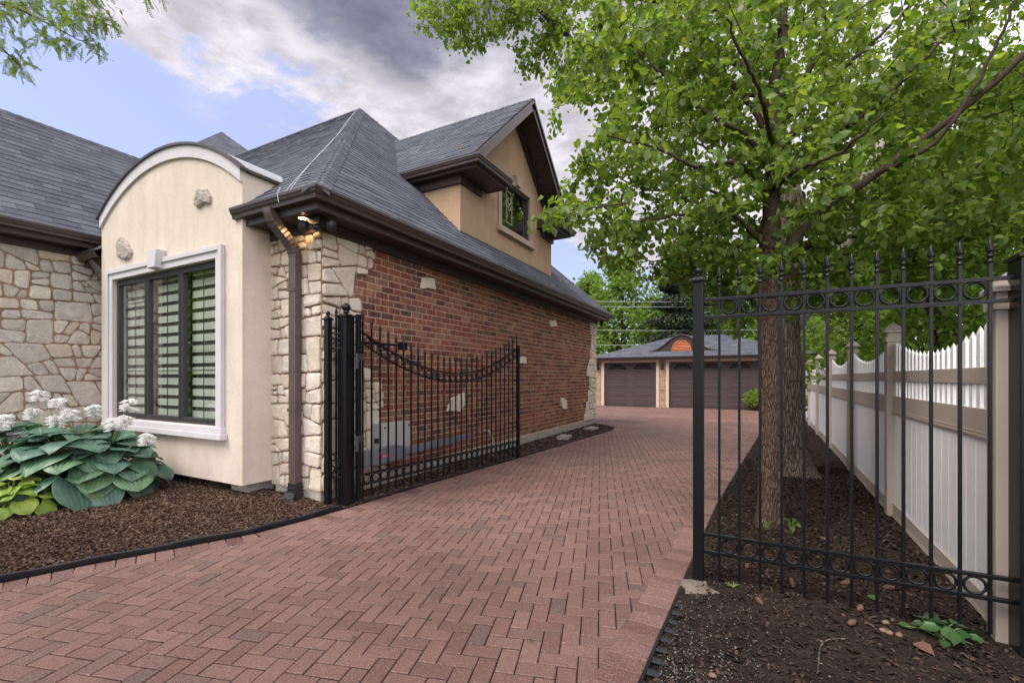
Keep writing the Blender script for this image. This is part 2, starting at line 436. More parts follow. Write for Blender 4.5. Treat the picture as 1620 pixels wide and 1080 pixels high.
def inset_poly(p, d):
    """shrink a convex CCW polygon by d"""
    r = p
    for i in range(len(p)):
        a, b = p[i], p[(i + 1) % len(p)]
        ex, ey = b[0] - a[0], b[1] - a[1]; l = math.hypot(ex, ey)
        if l < 1e-6: continue
        nx, ny = ey / l, -ex / l
        r = clip(r, nx, ny, nx * a[0] + ny * a[1] - d)
        if len(r) < 3: return []
    return r


def flagstones(w, h, big, seed, tilt=.30, stretch=1.4):
    """irregular ashlar: a w x h rectangle split again and again by crooked cuts"""
    rg = random.Random(seed); todo = []; cells = []
    nx = max(1, round(w / 1.0)); ny = max(1, round(h / .8))
    todo.append([(0, 0), (w, 0), (w, h), (0, h)])
    while todo:
        c = todo.pop(); A = abs(area(c)); xs = [p[0] for p in c]; ys = [p[1] for p in c]
        lim = big * rg.choice((.16, .3, .45, .7, 1.0, 1.25))
        if A < lim and max(xs) - min(xs) < 3.2 * (max(ys) - min(ys)) or A < big * .12: cells.append(c); continue
        sx, sy = max(xs) - min(xs), (max(ys) - min(ys)) * stretch
        comp = lambda g: abs(area(g)) / sum(math.dist(g[i_ - 1], g[i_]) for i_ in range(len(g))) ** 2
        best = None
        for _ in range(14):
            px, py = min(xs) + (max(xs) - min(xs)) * rg.uniform(.33, .67), min(ys) + (max(ys) - min(ys)) * rg.uniform(.33, .67)
            big_ = A > big * 3; tl = rg.gauss(0, tilt * (.45 if big_ else 1))
            if rg.random() < .15 and not big_: tl += rg.choice((-.6, .6))
            a = (cos(tl), sin(tl)) if sx > sy * rg.uniform(.8, 1.25) else (sin(tl), cos(tl))
            k = a[0] * px + a[1] * py
            p, q = clip(c, a[0], a[1], k), clip(c, -a[0], -a[1], -k)
            if len(p) < 3 or len(q) < 3: continue
            sc = min(comp(p), comp(q)) * rg.uniform(.88, 1.0) - (.02 if len(p) == 3 or len(q) == 3 else 0)
            if best is None or sc > best[0]: best = (sc, p, q)
        if best is None or (best[0] < .030 and A < big * 2): cells.append(c); continue
        todo += [best[1], best[2]]
    return cells


def roughen(p, amp, rg, step=.07):
    out = []
    for i in range(len(p)):
        a, b = p[i], p[(i + 1) % len(p)]
        l = math.hypot(b[0] - a[0], b[1] - a[1]); n = max(1, int(l / step))
        for k in range(n):
            t = k / n; x, y = a[0] + (b[0] - a[0]) * t, a[1] + (b[1] - a[1]) * t
            if l > 1e-6:
                s = (rg.random() - .5) * 2 * amp; x += (b[1] - a[1]) / l * s; y -= (b[0] - a[0]) / l * s
            out.append((x, y))
    return out


def stones(mb, mo, cells, fr, seed, joint=.016, keep=None, depth=(.025, .05), rnd=.012, rough=.0035):
    """fr(x, y, d) -> world point; stones go into mb, mortar bed into mo"""
    rg = random.Random(seed)
    for c in cells:
        cx = sum(p[0] for p in c) / len(c); cy = sum(p[1] for p in c) / len(c)
        if keep and not keep(cx, cy): continue
        mo.prism([fr(x, y, 0) for x, y in c], fr(0, 0, .012) - fr(0, 0, 0))
        s = inset_poly(c, joint * rg.uniform(.35, .75))
        if len(s) < 3 or area(s) < .0015: continue
        # round the sharp corners a little, then roughen the outline
        r = []
        for i in range(len(s)):
            a, b, d = s[i - 1], s[i], s[(i + 1) % len(s)]
            l1, l2 = math.dist(a, b), math.dist(b, d); f1, f2 = min(rnd, l1 * .3) / max(l1, 1e-6), min(rnd, l2 * .3) / max(l2, 1e-6)
            r += [(b[0] + (a[0] - b[0]) * f1, b[1] + (a[1] - b[1]) * f1), (b[0] + (d[0] - b[0]) * f2, b[1] + (d[1] - b[1]) * f2)]
        r = roughen(r, rough, rg)
        d = rg.uniform(*depth); tx, ty = rg.uniform(-.03, .03), rg.uniform(-.03, .03)
        n = len(mb.v); m = len(r); inner = []
        for ring, (sh, dd) in enumerate(((0, .004), (.0, d * .72), (.006, d), (.034, d + .004))):
            for (x, y) in r:
                dx, dy = cx - x, cy - y; l = math.hypot(dx, dy) or 1; k = min(sh, l * .5)
                mb.v.append(tuple(fr(x + dx / l * k, y + dy / l * k, dd + tx * (x - cx) + ty * (y - cy) + (rg.uniform(-.0035, .0035) if ring > 1 else 0))))
        for ring in range(3):
            for i in range(m):
                j = (i + 1) % m; a = n + ring * m
                mb.f.append((a + i, a + j, a + m + j, a + m + i))
        mb.f.append(tuple(n + 3 * m + i for i in range(m)))


def shingles(mb, un, O, e, s, poly, exp=.142, seed=1):
    """asphalt shingle tabs on a plane: O origin, e along the eave, s up the slope, poly convex CCW in (e, s)"""
    rg = random.Random(seed); O, e, s = Vector(O), Vector(e).normalized(), Vector(s).normalized(); n = e.cross(s)
    x0, x1 = min(p[0] for p in poly), max(p[0] for p in poly); y1 = max(p[1] for p in poly)
    un.poly([O + e * p[0] + s * p[1] - n * .006 for p in poly])
    r = 0; y = min(p[1] for p in poly)
    ybase = y
    while y < y1:
        x = x0 - rg.uniform(0, .3)
        while x < x1:
            w = rg.choice((.17, .21, .26, .33, .40)); hi = rg.choice((.003, .004, .006, .007)) + .0025
            q = clip_convex([(x, y), (x + w - .003, y), (x + w - .003, y + exp), (x, y + exp)], poly)
            if len(q) >= 3 and area(q) > 1e-4:
                k = len(mb.v); m = len(q)
                for (a, b) in q:
                    hh = hi * (1 - (b - y) / exp) + .001
                    mb.v.append(tuple(O + e * a + s * b + n * hh))
                for (a, b) in q: mb.v.append(tuple(O + e * a + s * b - n * .004))
                mb.f.append(tuple(range(k, k + m)))
                for i in range(m):
                    j = (i + 1) % m; mb.f.append((k + j, k + i, k + m + i, k + m + j))
            x += w
        y += exp


def ridge_caps(mb, a, b, n1, n2, w=.14, step=.14):
    """bent cap shingles from a (low) to b; n1, n2 = unit downslope directions on either side"""
    a, b = Vector(a), Vector(b); L = (b - a).length; t = (b - a) / L; n1, n2 = Vector(n1), Vector(n2)
    up = Vector((0, 0, 1)); k = 0; s = 0
    while s < L - .02:
        e = min(s + step * 1.25, L)
        for lo, hi_ in ((.022, .008),):
            p, q = a + t * s + up * lo, a + t * e + up * hi_
            p1, q1, p2, q2 = p + n1 * w, q + n1 * w, p + n2 * w, q + n2 * w
            pm1, qm1, pm2, qm2 = p + n1 * w * .35 + up * .012, q + n1 * w * .35 + up * .012, p + n2 * w * .35 + up * .012, q + n2 * w * .35 + up * .012
            v = len(mb.v)
            for x in (p1, pm1, pm2, p2, q1, qm1, qm2, q2): mb.v.append(tuple(x))
            for x in (p1, pm1, pm2, p2): mb.v.append(tuple(x - up * .02))
            mb.f += [(v, v + 1, v + 5, v + 4), (v + 1, v + 2, v + 6, v + 5), (v + 2, v + 3, v + 7, v + 6),
                     (v + 8, v + 9, v + 1, v), (v + 9, v + 10, v + 2, v + 1), (v + 10, v + 11, v + 3, v + 2)]
        s += step
    return mb


def sweep(mb, path, prof, closed_ends=True):
    """profile [(outward, z)] swept along a horizontal polyline; outward = right-hand side of the direction of travel; mitred"""
    path = [Vector(p) for p in path]; m = len(path); n = len(prof); base = len(mb.v)
    for i in range(m):
        d0 = (path[i] - path[i - 1]).normalized() if i else None
        d1 = (path[i + 1] - path[i]).normalized() if i < m - 1 else None
        n0 = Vector((d0.y, -d0.x, 0)) if d0 else None; n1 = Vector((d1.y, -d1.x, 0)) if d1 else None
        if n0 and n1:
            o = (n0 + n1); o = o / (o.length_squared / 2) if o.length > 1e-6 else n0
        else: o = n0 or n1
        for (a, z) in prof: mb.v.append(tuple(path[i] + o * a + Vector((0, 0, z))))
    for i in range(m - 1):
        for k in range(n):
            k2 = (k + 1) % n
            mb.f.append((base + i * n + k, base + i * n + k2, base + (i + 1) * n + k2, base + (i + 1) * n + k))
    if closed_ends:
        mb.f.append(tuple(base + k for k in range(n - 1, -1, -1))); mb.f.append(tuple(base + (m - 1) * n + k for k in range(n)))
    return mb


# K-style gutter: zero = fascia face at the gutter's top edge
GUT = [(0, 0), (.006, 0), (.006, -.105), (.070, -.105), (.078, -.075), (.098, -.055), (.108, -.020), (.112, -.020), (.112, 0), (.122, 0), (.122, -.030),
       (.112, -.034), (.104, -.062), (.086, -.083), (.080, -.118), (0, -.118)]


def soffit_strips(mb, x0, x1, y0, y1, z, along='x', w=.095, gap=.006):
    """soffit boards; along = direction in which each board runs"""
    if along == 'x':
        y = y0
        while y < y1 - .01:
            mb.box(x0, y, z, x1, min(y + w - gap, y1), z + .012); y += w
        mb.box(x0, y0, z + .009, x1, y1, z + .02)
    else:
        x = x0
        while x < x1 - .01:
            mb.box(x, y0, z, min(x + w - gap, x1), y1, z + .012); x += w
        mb.box(x0, y0, z + .009, x1, y1, z + .02)


# ------------------------------------------------------------------ ground plan
LEFT = [(-6.4, -4), (-5.8, -2), (-5.2, -.5), (-4.88, .4), (-4.69, 1.14), (-4.56, 1.54), (-4.33, 2.06), (-4.10, 2.58), (-4.02, 3.1), (-3.98, 3.6),
        (-3.93, 4.6), (-3.80, 6.5), (-3.66, 8.6), (-3.52, 11), (-3.43, 12.4), (-3.55, 12.9), (-3.9, 13.4), (-4.5, 13.9)]
RIGHT = [(-.52, -4), (-.50, 1), (-.48, 2.19), (-.445, 3.37), (-.372, 5.62), (-.15, 9), (.11, 12.8), (.3, 16), (.75, 18.5), (1.5, 20.5), (1.9, 23)]


def lerp_y(tab, y):
    if y <= tab[0][1]: return tab[0][0]
    for (x0, y0), (x1, y1) in zip(tab, tab[1:]):
        if y <= y1: return x0 + (x1 - x0) * (y - y0) / (y1 - y0)
    return tab[-1][0]


def left_x(y): return lerp_y(LEFT, y) if y < 13.9 else -14


def right_x(y): return lerp_y(RIGHT, y)


FENCE_Y = [3.60 + 2.65 * i for i in range(8)]
def fence_x(y): return 1.19 + .022 * y


def hnoise(x, y):
    return (sin(x * 3.1 + 1.3 * sin(y * 2.2)) + sin(y * 4.3 + 1.7 * sin(x * 2.9)) + .6 * sin(x * 9.1 + y * 7.3) + .5 * sin(x * 15.7 - y * 13.1)) / 3.1


def ground():
    b = MB(); b.poly([(-300, -300, -.09), (300, -300, -.09), (300, 300, -.09), (-300, 300, -.09)])
    struct(b.build('ground', M['grass']))
    # paved drive: sand bed and pavers
    b = MB(); ys = [-4 + .35 * i for i in range(78)]
    for y0, y1 in zip(ys, ys[1:]):
        y1 = min(y1, 23.0)
        b.poly([(left_x(y0) + .004, y0, -.006), (right_x(y0) - .004, y0, -.006), (right_x(y1) - .004, y1, -.006), (left_x(y1) + .004, y1, -.006)])
    drive = struct(b.build('driveway', M['sand']))
    rg = random.Random(3); b = MB(); ang = radians(17); ca, sa = cos(ang), sin(ang); w = .1015
    ox, oy = -2.0, 2.0

    def loc(x, y): return (ox + ca * x - sa * y, oy + sa * x + ca * y)
    for i in range(-190, 260):
        for j in range(-110, 280):
            r = (i - j) % 4
            if r == 0: c = (i, j, 2, 1)
            elif r == 3: c = (i, j, 1, 2)
            else: continue
            x0, y0, x1, y1 = c[0] * w, c[1] * w, (c[0] + c[2]) * w, (c[1] + c[3]) * w
            mx, my = loc((x0 + x1) / 2, (y0 + y1) / 2)
            if my < -1.2 or my > 22.95: continue
            if my < 1.0 and mx < -6.5: continue
            lim = -10.5 if my > 13.9 else left_x(my) + .02
            if mx < lim or mx > right_x(my) - .02: continue
            g = .0030 + rg.random() * .0016
            P = [loc(x0 + g, y0 + g), loc(x1 - g, y0 + g), loc(x1 - g, y1 - g), loc(x0 + g, y1 - g)]
            if any((p[1] < 13.9 and p[0] < left_x(p[1]) + .012) or p[0] > right_x(p[1]) - .012 for p in P): continue
            h = rg.uniform(-.0012, .0012); tx, ty = rg.uniform(-.008, .008), rg.uniform(-.008, .008)
            n = len(b.v)
            for k, (sh, dz) in enumerate(((0, -.007), (0, -.0035), (.0045, 0))):
                for (px, py) in P:
                    dx, dy = mx - px, my - py; l = math.hypot(dx, dy)
                    qx, qy = px + dx / l * sh * 1.4, py + dy / l * sh * 1.4
                    b.v.append((qx, qy, h + dz + (tx * (qx - mx) + ty * (qy - my) if k else 0)))
            for k in (0, 4):
                for q in range(4):
                    q2 = (q + 1) % 4; b.f.append((n + k + q, n + k + q2, n + k + 4 + q2, n + k + 4 + q))
            b.f.append((n + 8, n + 9, n + 10, n + 11))
    struct(b.build('driveway', M['paver'], drive))
    # soldier courses along both edges
    b = MB()
    for tab, sg, yend in ((RIGHT, -1, 22), (LEFT, 1, 13.3)):
        pts = [Vector((x, y, 0)) for x, y in tab if y <= yend]
        d = []
        for p, q in zip(pts, pts[1:]):
            L = (q - p).length; k = int(L / .02)
            d += [p.lerp(q, i / k) for i in range(k)] if k else []
        acc = 0; start = d[0]; i0 = 0
        for i in range(1, len(d)):
            acc += (d[i] - d[i - 1]).length
            if acc >= .1035:
                p, q = d[i0], d[i]; t = (q - p).normalized(); nn = Vector((-t.y, t.x, 0)) * (1 if sg < 0 else -1)
                g = .003; h = .0045 + rg.uniform(-.001, .0012); wd = .198
                a0, a1 = p + t * g + nn * .006, q - t * g + nn * .006
                P = [a0, a0 + nn * wd, a1 + nn * wd, a1]
                if sg < 0: P = P[::-1]
                if (P[1] - P[0]).cross(P[2] - P[1]).z < 0: P = P[::-1]
                c = sum(P, Vector()) / 4; n = len(b.v)
                for (sh, z) in ((0, -.02), (0, h - .004), (.005, h)):
                    for v in P:
                        b.v.append(tuple(v + (c - v).normalized() * sh * 1.3 + Vector((0, 0, z))))
                for k in (0, 4):
                    for r in range(4):
                        r2 = (r + 1) % 4; b.f.append((n + k + r, n + k + r2, n + k + 4 + r2, n + k + 4 + r))
                b.f.append((n + 8, n + 9, n + 10, n + 11)); acc = 0; i0 = i
    struct(b.build('driveway', M['border'], drive))

    # planting beds
    def bed(name, m, f0, f1, y0, y1, nx, dy, zf):
        b = MB(); ny = int((y1 - y0) / dy)
        for j in range(ny + 1):
            y = y0 + (y1 - y0) * j / ny
            for i in range(nx + 1):
                x = f0(y) + (f1(y) - f0(y)) * i / nx; b.v.append((x, y, zf(x, y, i / nx)))
        for j in range(ny):
            for i in range(nx):
                a = j * (nx + 1) + i; b.f.append((a, a + 1, a + nx + 2, a + nx + 1))
        return struct(b.build(name, m, smooth=True))
    zl = lambda x, y, t: .012 + .055 * min(1, (1 - t) * 6) + .014 * hnoise(x, y)
    bed('mulch_bed', M['mulch'], lambda y: -9.6, lambda y: left_x(y) - .006, -1.5, 3.6, 70, .06, zl)
    zs = lambda x, y, t: .008 + .03 * (1 - t) + .006 * hnoise(x, y)
    bed('mulch_bed', M['mulch'], lambda y: -4.37, lambda y: max(left_x(y) - .006, -4.36), 3.6, 13.85, 6, .08, zs)
    zr = lambda x, y, t: .0 + .03 * min(1, t * 5) + .018 * hnoise(x * .8 + 5, y * .8) - .02 * max(0, min(1, (3.2 - y))) - .06 * max(0, min(1, (t - .35) * 4))
    bed('soil_bed', M['soil'], lambda y: right_x(y) + .006, lambda y: 2.4, -1.5, 22, 40, .08, zr)
    return zl, zs, zr


ZL, ZS, ZR = ground()


# ------------------------------------------------------------------ the house
WX, FY, BY = -4.35, 3.57, 13.74           # drive-side wall, front wall, back end
GX, GY, GB, GZ = -3.88, 3.10, 14.20, 3.40   # outer gutter lines and the gutter's top
SZ = 3.215                                  # soffit
house = thing('brick_house', 'brick and stone house with grey shingle roof, arched stucco bay and gabled dormer', 'house', (-6.5, 8, 0))


def house_walls():
    # --- brick side wall on the drive
    b = MB(); mo = MB(); rg = random.Random(11); bw, bh, j = .235, .0875, .0145
    mo.box(WX - .22, FY + .02, .20, WX - .006, BY - .02, SZ)
    row = 0; z = .215
    while z < SZ - .01:
        y = FY + (.0 if row % 2 else -.1)
        while y < BY:
            y0, y1 = max(y + j / 2, FY), min(y + bw - j / 2, BY)
            if y1 - y0 > .03:
                d = rg.uniform(-.0015, .0025)
                z0, z1 = z + j / 2 + rg.uniform(-.001, .001), min(z + bh - j / 2 + rg.uniform(-.001, .001), SZ)
                a_ = rg.uniform(-.0015, .0015); b.prism([Vector((WX - .02, y0, z0 + a_)), Vector((WX - .02, y1, z0 - a_)), Vector((WX - .02, y1 + rg.uniform(-.002, .002), z1 - a_)), Vector((WX - .02, y0 + rg.uniform(-.002, .002), z1 + a_))], (.02 + d, 0, 0), .0035)
            y += bw
        z += bh; row += 1
    bwall = b.build('brick_wall', M['brick'], house)
    mo.build('mortar', M['bmortar'], bwall)
    # back wall and footing
    MB().box(-16, BY - .19, .2, WX - .24, BY - .01, SZ).build('rear_wall', M['stucco'], house)
    f = MB(); f.box(WX - .2, FY + .05, -.15, WX + .02, BY + .01, .20); f.box(-5.15, FY - .02, -.15, WX + .0, FY + .04, .2)
    f.build('foundation', M['concrete'], house, bevel=.008)
    # --- stone quoins: front return beside the bay, and the ragged stone on the side wall
    s = MB(); mo = MB()
    fr = lambda x, y, d: Vector((WX + .035 - x, FY - d, .14 + y))
    # going right to left along the front so that the stones face -Y: flip to keep CCW
    frf = lambda x, y, d: Vector((-5.24 + x, FY - d, .14 + y))
    stones(s, mo, flagstones(-4.33 + 5.24, 3.0, .085, 5), frf, 5, rnd=.02, rough=.005)
    mo.box(-5.24, FY, .14, WX - .02, FY + .06, SZ)
    sw = s.build('stone_wall', M['stone'], house); mo.build('mortar', M['mortar'], sw)
    s = MB(); mo = MB()
    frs = lambda x, y, d: Vector((WX + d, FY - .02 + x, .14 + y))
    rag = lambda z: .72 + .22 * sin(z * 2.1 + .6) + .16 * (1 - z / 3) + .1 * sin(z * 7)
    stones(s, mo, flagstones(1.15, 3.0, .085, 9), frs, 9, keep=lambda x, y: x < rag(y) - .02, rnd=.02, rough=.005)
    mo.box(WX - .05, FY - .012, .14, WX + .003, FY + .02, SZ)
    sw = s.build('stone_quoin', M['stone'], house); mo.build('mortar', M['mortar'], sw)
    s = MB(); mo = MB()
    frb = lambda x, y, d: Vector((WX + d, BY - 1.5 + x, .18 + y))
    stones(s, mo, flagstones(1.5, 2.98, .085, 15), frb, 15, keep=lambda x, y: x > 1.5 - (.42 + .55 * (1 - y / 3) + .12 * sin(y * 5)))
    sw = s.build('stone_quoin', M['stone'], house); mo.build('mortar', M['mortar'], sw)
    # pale stones set into the brick
    rg = random.Random(2)
    for px in ([(667, 438), (686, 440), (688, 458), (664, 456)], [(706, 650), (712, 630), (734, 620), (734, 640), (727, 652)],
               [(869, 508), (878, 506), (881, 516), (870, 517)], [(886, 628), (893, 630), (896, 634), (896, 647), (889, 647)], [(819, 564), (831, 564), (832, 575), (819, 575)]):
        P = [on_x(u, v, WX) for u, v in px][::-1]
        c2 = [(p.y, p.z) for p in P]
        if area(c2) < 0: c2 = c2[::-1]
        c2 = roughen(c2, .008, rg)
        b = MB(); b.prism([Vector((WX - .01, y, z)) for y, z in c2], (.035, 0, 0), .012)
        b.build('accent_stone', M['stone'], house)
    # --- left wing: stone wall facing the drive
    s = MB(); mo = MB(); LX = -9.49
    frl = lambda x, y, d: Vector((LX + d, 2.15 + x, .0 + y))
    stones(s, mo, flagstones(1.55, 3.42, .115, 24, .46, 1.75), frl, 21, joint=.014, depth=(.018, .045), rnd=.03, rough=.006)
    mo.box(LX - .15, 2.15, 0, LX + .002, 3.75, 3.5)
    lw = s.build('wing_stone_wall', M['greystone'], house); mo.build('mortar', M['mortar'], lw)
    MB().box(LX - 4, 2.16, 0, LX - .16, 2.3, 3.4).build('wing_end_wall', M['stucco'], house)
    MB().box(LX, FY, .0, -8.6, FY + .1, 3.3).build('front_wall', M['stucco'], house)


house_walls()


def roofs():
    sh = MB(); un = MB(); AX, AY, AZ = -9.08, 8.65, 8.47
    ez = GZ - .02; ex, ey, eb = GX - .035, GY + .035, GB - .035
    # drive-side hip end
    sl = Vector((AX - ex, 0, AZ - ez)); L = sl.length
    shingles(sh, un, (ex, ey, ez), (0, 1, 0), sl, [(0, 0), (eb - ey, 0), (AY - ey, L)], seed=1)
    # front slope
    sl = Vector((0, AY - ey, AZ - ez)); Lf = sl.length; x1 = -17.0
    bx0, bx1, s0 = -8.73, -5.21, .142 * 4; sm = lambda x: Lf * (ex - x) / (ex - AX)      # left open where the bay stands
    shingles(sh, un, (x1, ey, ez), (1, 0, 0), sl, [(0, 0), (bx0 - x1, 0), (bx0 - x1, sm(bx0)), (AX - x1, Lf), (0, Lf)], seed=2)
    shingles(sh, un, (x1, ey, ez), (1, 0, 0), sl, [(bx0 - x1, s0), (bx1 - x1, s0), (bx1 - x1, sm(bx1)), (bx0 - x1, sm(bx0))], seed=3)
    shingles(sh, un, (x1, ey, ez), (1, 0, 0), sl, [(bx1 - x1, 0), (ex - x1, 0), (bx1 - x1, sm(bx1))], seed=4)
    # rear slope
    un.poly([(ex, eb, ez), (x1, eb, ez), (x1, AY, AZ), (AX, AY, AZ)])
    roof = sh.build('roof', M['shingle'], house); un.build('roof_deck', M['under'], roof)
    caps = MB()
    side_dn = Vector((ex - AX, 0, ez - AZ)).normalized(); fr_dn = Vector((0, ey - AY, ez - AZ)).normalized(); rr_dn = Vector((0, eb - AY, ez - AZ)).normalized()
    # on a hip, the leaf directions lie in the two planes, square to the hip line
    def hipdirs(a, b, d1, d2):
        t = (Vector(b) - Vector(a)).normalized(); r = []
        for nrm, other in ((d1, d2), (d2, d1)):
            h = Vector((-nrm.y, nrm.x, 0)).normalized()      # horizontal in that plane
            v = h - t * h.dot(t); v.normalize()
            out = Vector((nrm.x, nrm.y, 0))
            r.append(v)
        return r
    a, b = (ex, ey, ez), (AX, AY, AZ)
    v1, v2 = hipdirs(a, b, side_dn, fr_dn)
    if v1.y < 0: v1 = -v1
    if v2.x > 0: v2 = -v2
    ridge_caps(caps, a, b, v1, v2, .15)
    a2 = (ex, eb, ez); v1, v2 = hipdirs(a2, b, side_dn, rr_dn)
    if v1.y > 0: v1 = -v1
    if v2.x > 0: v2 = -v2
    ridge_caps(caps, a2, b, v1, v2, .15)
    ridge_caps(caps, (x1, AY, AZ), (AX, AY, AZ), fr_dn, rr_dn, .15)
    caps.build('hip_cap', M['shingle'], roof)
    # --- the higher hipped roof behind
    sh = MB(); un = MB(); P = at(351, 209, 16.4); ez2 = 3.6; half = (P.z - ez2) / .92
    sl = Vector((0, half, P.z - ez2)); L = sl.length
    shingles(sh, un, (P.x - 9, P.y - half, ez2), (1, 0, 0), sl, [(0, 0), (9 + half, 0), (9, L), (0, L)], exp=.16, seed=31)
    sl = Vector((-half, 0, P.z - ez2))
    shingles(sh, un, (P.x + half, P.y - half, ez2), (0, 1, 0), sl, [(0, 0), (2 * half, 0), (half, sl.length)], exp=.16, seed=32)
    un.poly([(P.x + half, P.y + half, ez2), (P.x - 9, P.y + half, ez2), (P.x - 9, P.y, P.z), tuple(P)])
    r2 = sh.build('rear_roof', M['shingle'], house); un.build('roof_deck', M['under'], r2)
    # --- left wing: ridge running towards the street
    sh = MB(); un = MB(); gx, gz, rx, rz = -9.03 - .035, 3.64, -11.53, 6.10
    sl = Vector((rx - gx, 0, rz - gz))
    shingles(sh, un, (gx, 1.75, gz), (0, 1, 0), sl, [(0, 0), (4.85, 0), (4.85, sl.length), (0, sl.length)], seed=41)
    un.poly([(rx, 1.75, rz), (rx, 6.6, rz), (2 * rx - gx, 6.6, gz), (2 * rx - gx, 1.75, gz)])
    r3 = sh.build('wing_roof', M['shingle'], house); un.poly([(gx, 1.76, gz), (rx, 1.76, rz), (2 * rx - gx, 1.76, gz)]); un.build('roof_deck', M['under'], r3)
    caps = MB(); ridge_caps(caps, (rx, 1.75, rz), (rx, 6.6, rz), -sl.normalized(), Vector((sl.x, 0, -sl.z)).normalized(), .15)
    caps.build('ridge_cap', M['shingle'], r3)
    # --- gutters, fascia, soffits, frieze boards
    g = MB(); F = .122
    sweep(g, [(-5.34, GY + F, GZ), (GX - F, GY + F, GZ), (GX - F, GB - F, GZ), (-7, GB - F, GZ)], GUT)
    gut = g.build('gutter', M['brown'], house)
    b = MB()
    b.box(-5.30, GY + F, SZ - .01, GX - F - .03, GY + F + .03, GZ - .01); b.box(GX - F - .03, GY + F, SZ - .01, GX - F, GB - F, GZ - .01)
    b.box(-7, GB - F - .03, SZ - .01, GX - F - .03, GB - F, GZ - .01)
    b.build('fascia', M['brown'], house, bevel=.003)
    b = MB(); x1 = GX - F - .03; y0 = GY + F + .03
    soffit_strips(b, WX - .1, x1, FY, GB - F - .03, SZ, 'x')
    soffit_strips(b, -5.30, WX, y0, FY + .1, SZ - .001, 'y')
    soffit_strips(b, WX, x1, y0, FY - .001, SZ + .001, 'y')
    b.build('soffit', M['soffit'], house)
    b = MB(); b.box(WX + .002, FY - .05, SZ - .115, WX + .055, BY + .01, SZ - .001)
    b.box(WX + .002, FY - .05, SZ - .03, WX + .085, BY + .01, SZ - .002)
    b.box(-5.21, FY - .055, SZ - .115, WX + .0, FY - .0, SZ - .001)
    b.build('frieze_board', M['soffit'], house, bevel=.004)
    # wing gutter and soffit
    g = MB(); sweep(g, [(-9.03 - F, 1.75, gz + .02), (-9.03 - F, 4.2, gz + .02)], GUT); g.build('gutter', M['brown'], house)
    b = MB(); soffit_strips(b, -9.55, -9.03 - F - .03, 1.75, 3.7, 3.475, 'x'); b.box(-9.03 - F - .03, 1.75, 3.465, -9.03 - F, 4.2, gz)
    b.build('soffit', M['soffit'], house)
    MB().box(-9.488, 2.1, 3.36, -9.43, 3.7, 3.472).build('frieze_board', M['soffit'], house, bevel=.004)
    # short gutter left of the bay, with its own curved outlet
    g = MB(); sweep(g, [(-9.43, GY + F, GZ), (-8.80, GY + F, GZ)], GUT); g.build('gutter', M['brown'], house)
    b = MB(); b.box(-9.43, GY + F, SZ - .01, -8.80, GY + F + .025, GZ - .01); b.box(-8.825, GY + F + .025, SZ - .01, -8.80, FY, GZ - .01); b.box(-9.43, GY + F + .026, SZ, -8.826, FY, SZ + .02)
    b.box(-9.43, FY - .04, SZ - .3, -8.75, FY - .001, SZ - .002)
    b.build('soffit', M['soffit'], house)


roofs()


def rect_shape(a, b):
    r = .18
    s = []
    for (sx, sy) in ((1, 1), (-1, 1), (-1, -1), (1, -1)):
        s += [(sx * a * (1 if sx * sy > 0 else 1 - r), sy * b * ((1 - r) if sx * sy > 0 else 1)), (sx * a * ((1 - r) if sx * sy > 0 else 1), sy * b * (1 if sx * sy > 0 else 1 - r))]
    return s


def downspout(x, yg, yw, ztop, zbot, boot=True):
    path = []
    # S-bend from the gutter outlet back to the wall
    for i in range(25):
        t = i / 24; q = (1 - t) ** 3, 3 * t * (1 - t) ** 2, 3 * t * t * (1 - t), t ** 3
        yy = yg * (q[0] + q[1]) + yw * (q[2] + q[3]); zz = ztop + .01 - (.20 * q[1] + .27 * q[2] + .47 * q[3])
        path.append((x, yy, zz))
    rad = [1 + (.09 if (i % 2 and 3 < i < 22) else 0) for i in range(25)]
    b = MB(); b.tube(path, rad, shape=rect_shape(.050, .060), up=(0, 1, 0))
    p2 = [(x, yw, ztop - .355)]; r2 = [1.0]
    z = ztop - .355
    b.tube([(x, yw, ztop - .44), (x, yw, 1.95), (x, yw, zbot + .14)], 1, shape=rect_shape(.048, .058), up=(0, 1, 0))
    for k in (-.038, -.013, .013, .038):
        b.box(x + k - .006, yw - .047, zbot + .14, x + k + .006, yw - .03, ztop - .47)
    ds = b.build('downspout', M['spout'], house, bevel=.003)
    for zz in (ztop - .85, 1.06): MB().box(x - .064, yw - .055, zz, x + .064, yw + .05, zz + .035).build('strap', M['spout'], ds)
    if boot:
        b = MB(); b.tube([(x, yw, zbot + .2), (x, yw, zbot + .1), (x, yw - .02, zbot + .06), (x, yw - .05, zbot)], [1, 1.0, 1.12, 1.18], shape=rect_shape(.056, .068), up=(0, 1, 0))
        for zz in (.06, .1, .14): b.box(x - .075, yw - .075, zbot + zz, x + .075, yw + .06, zbot + zz + .012)
        b.build('boot', M['blackpl'], ds, bevel=.004)


downspout(-4.68, GY + .06, FY - .10, GZ - .11, .04)


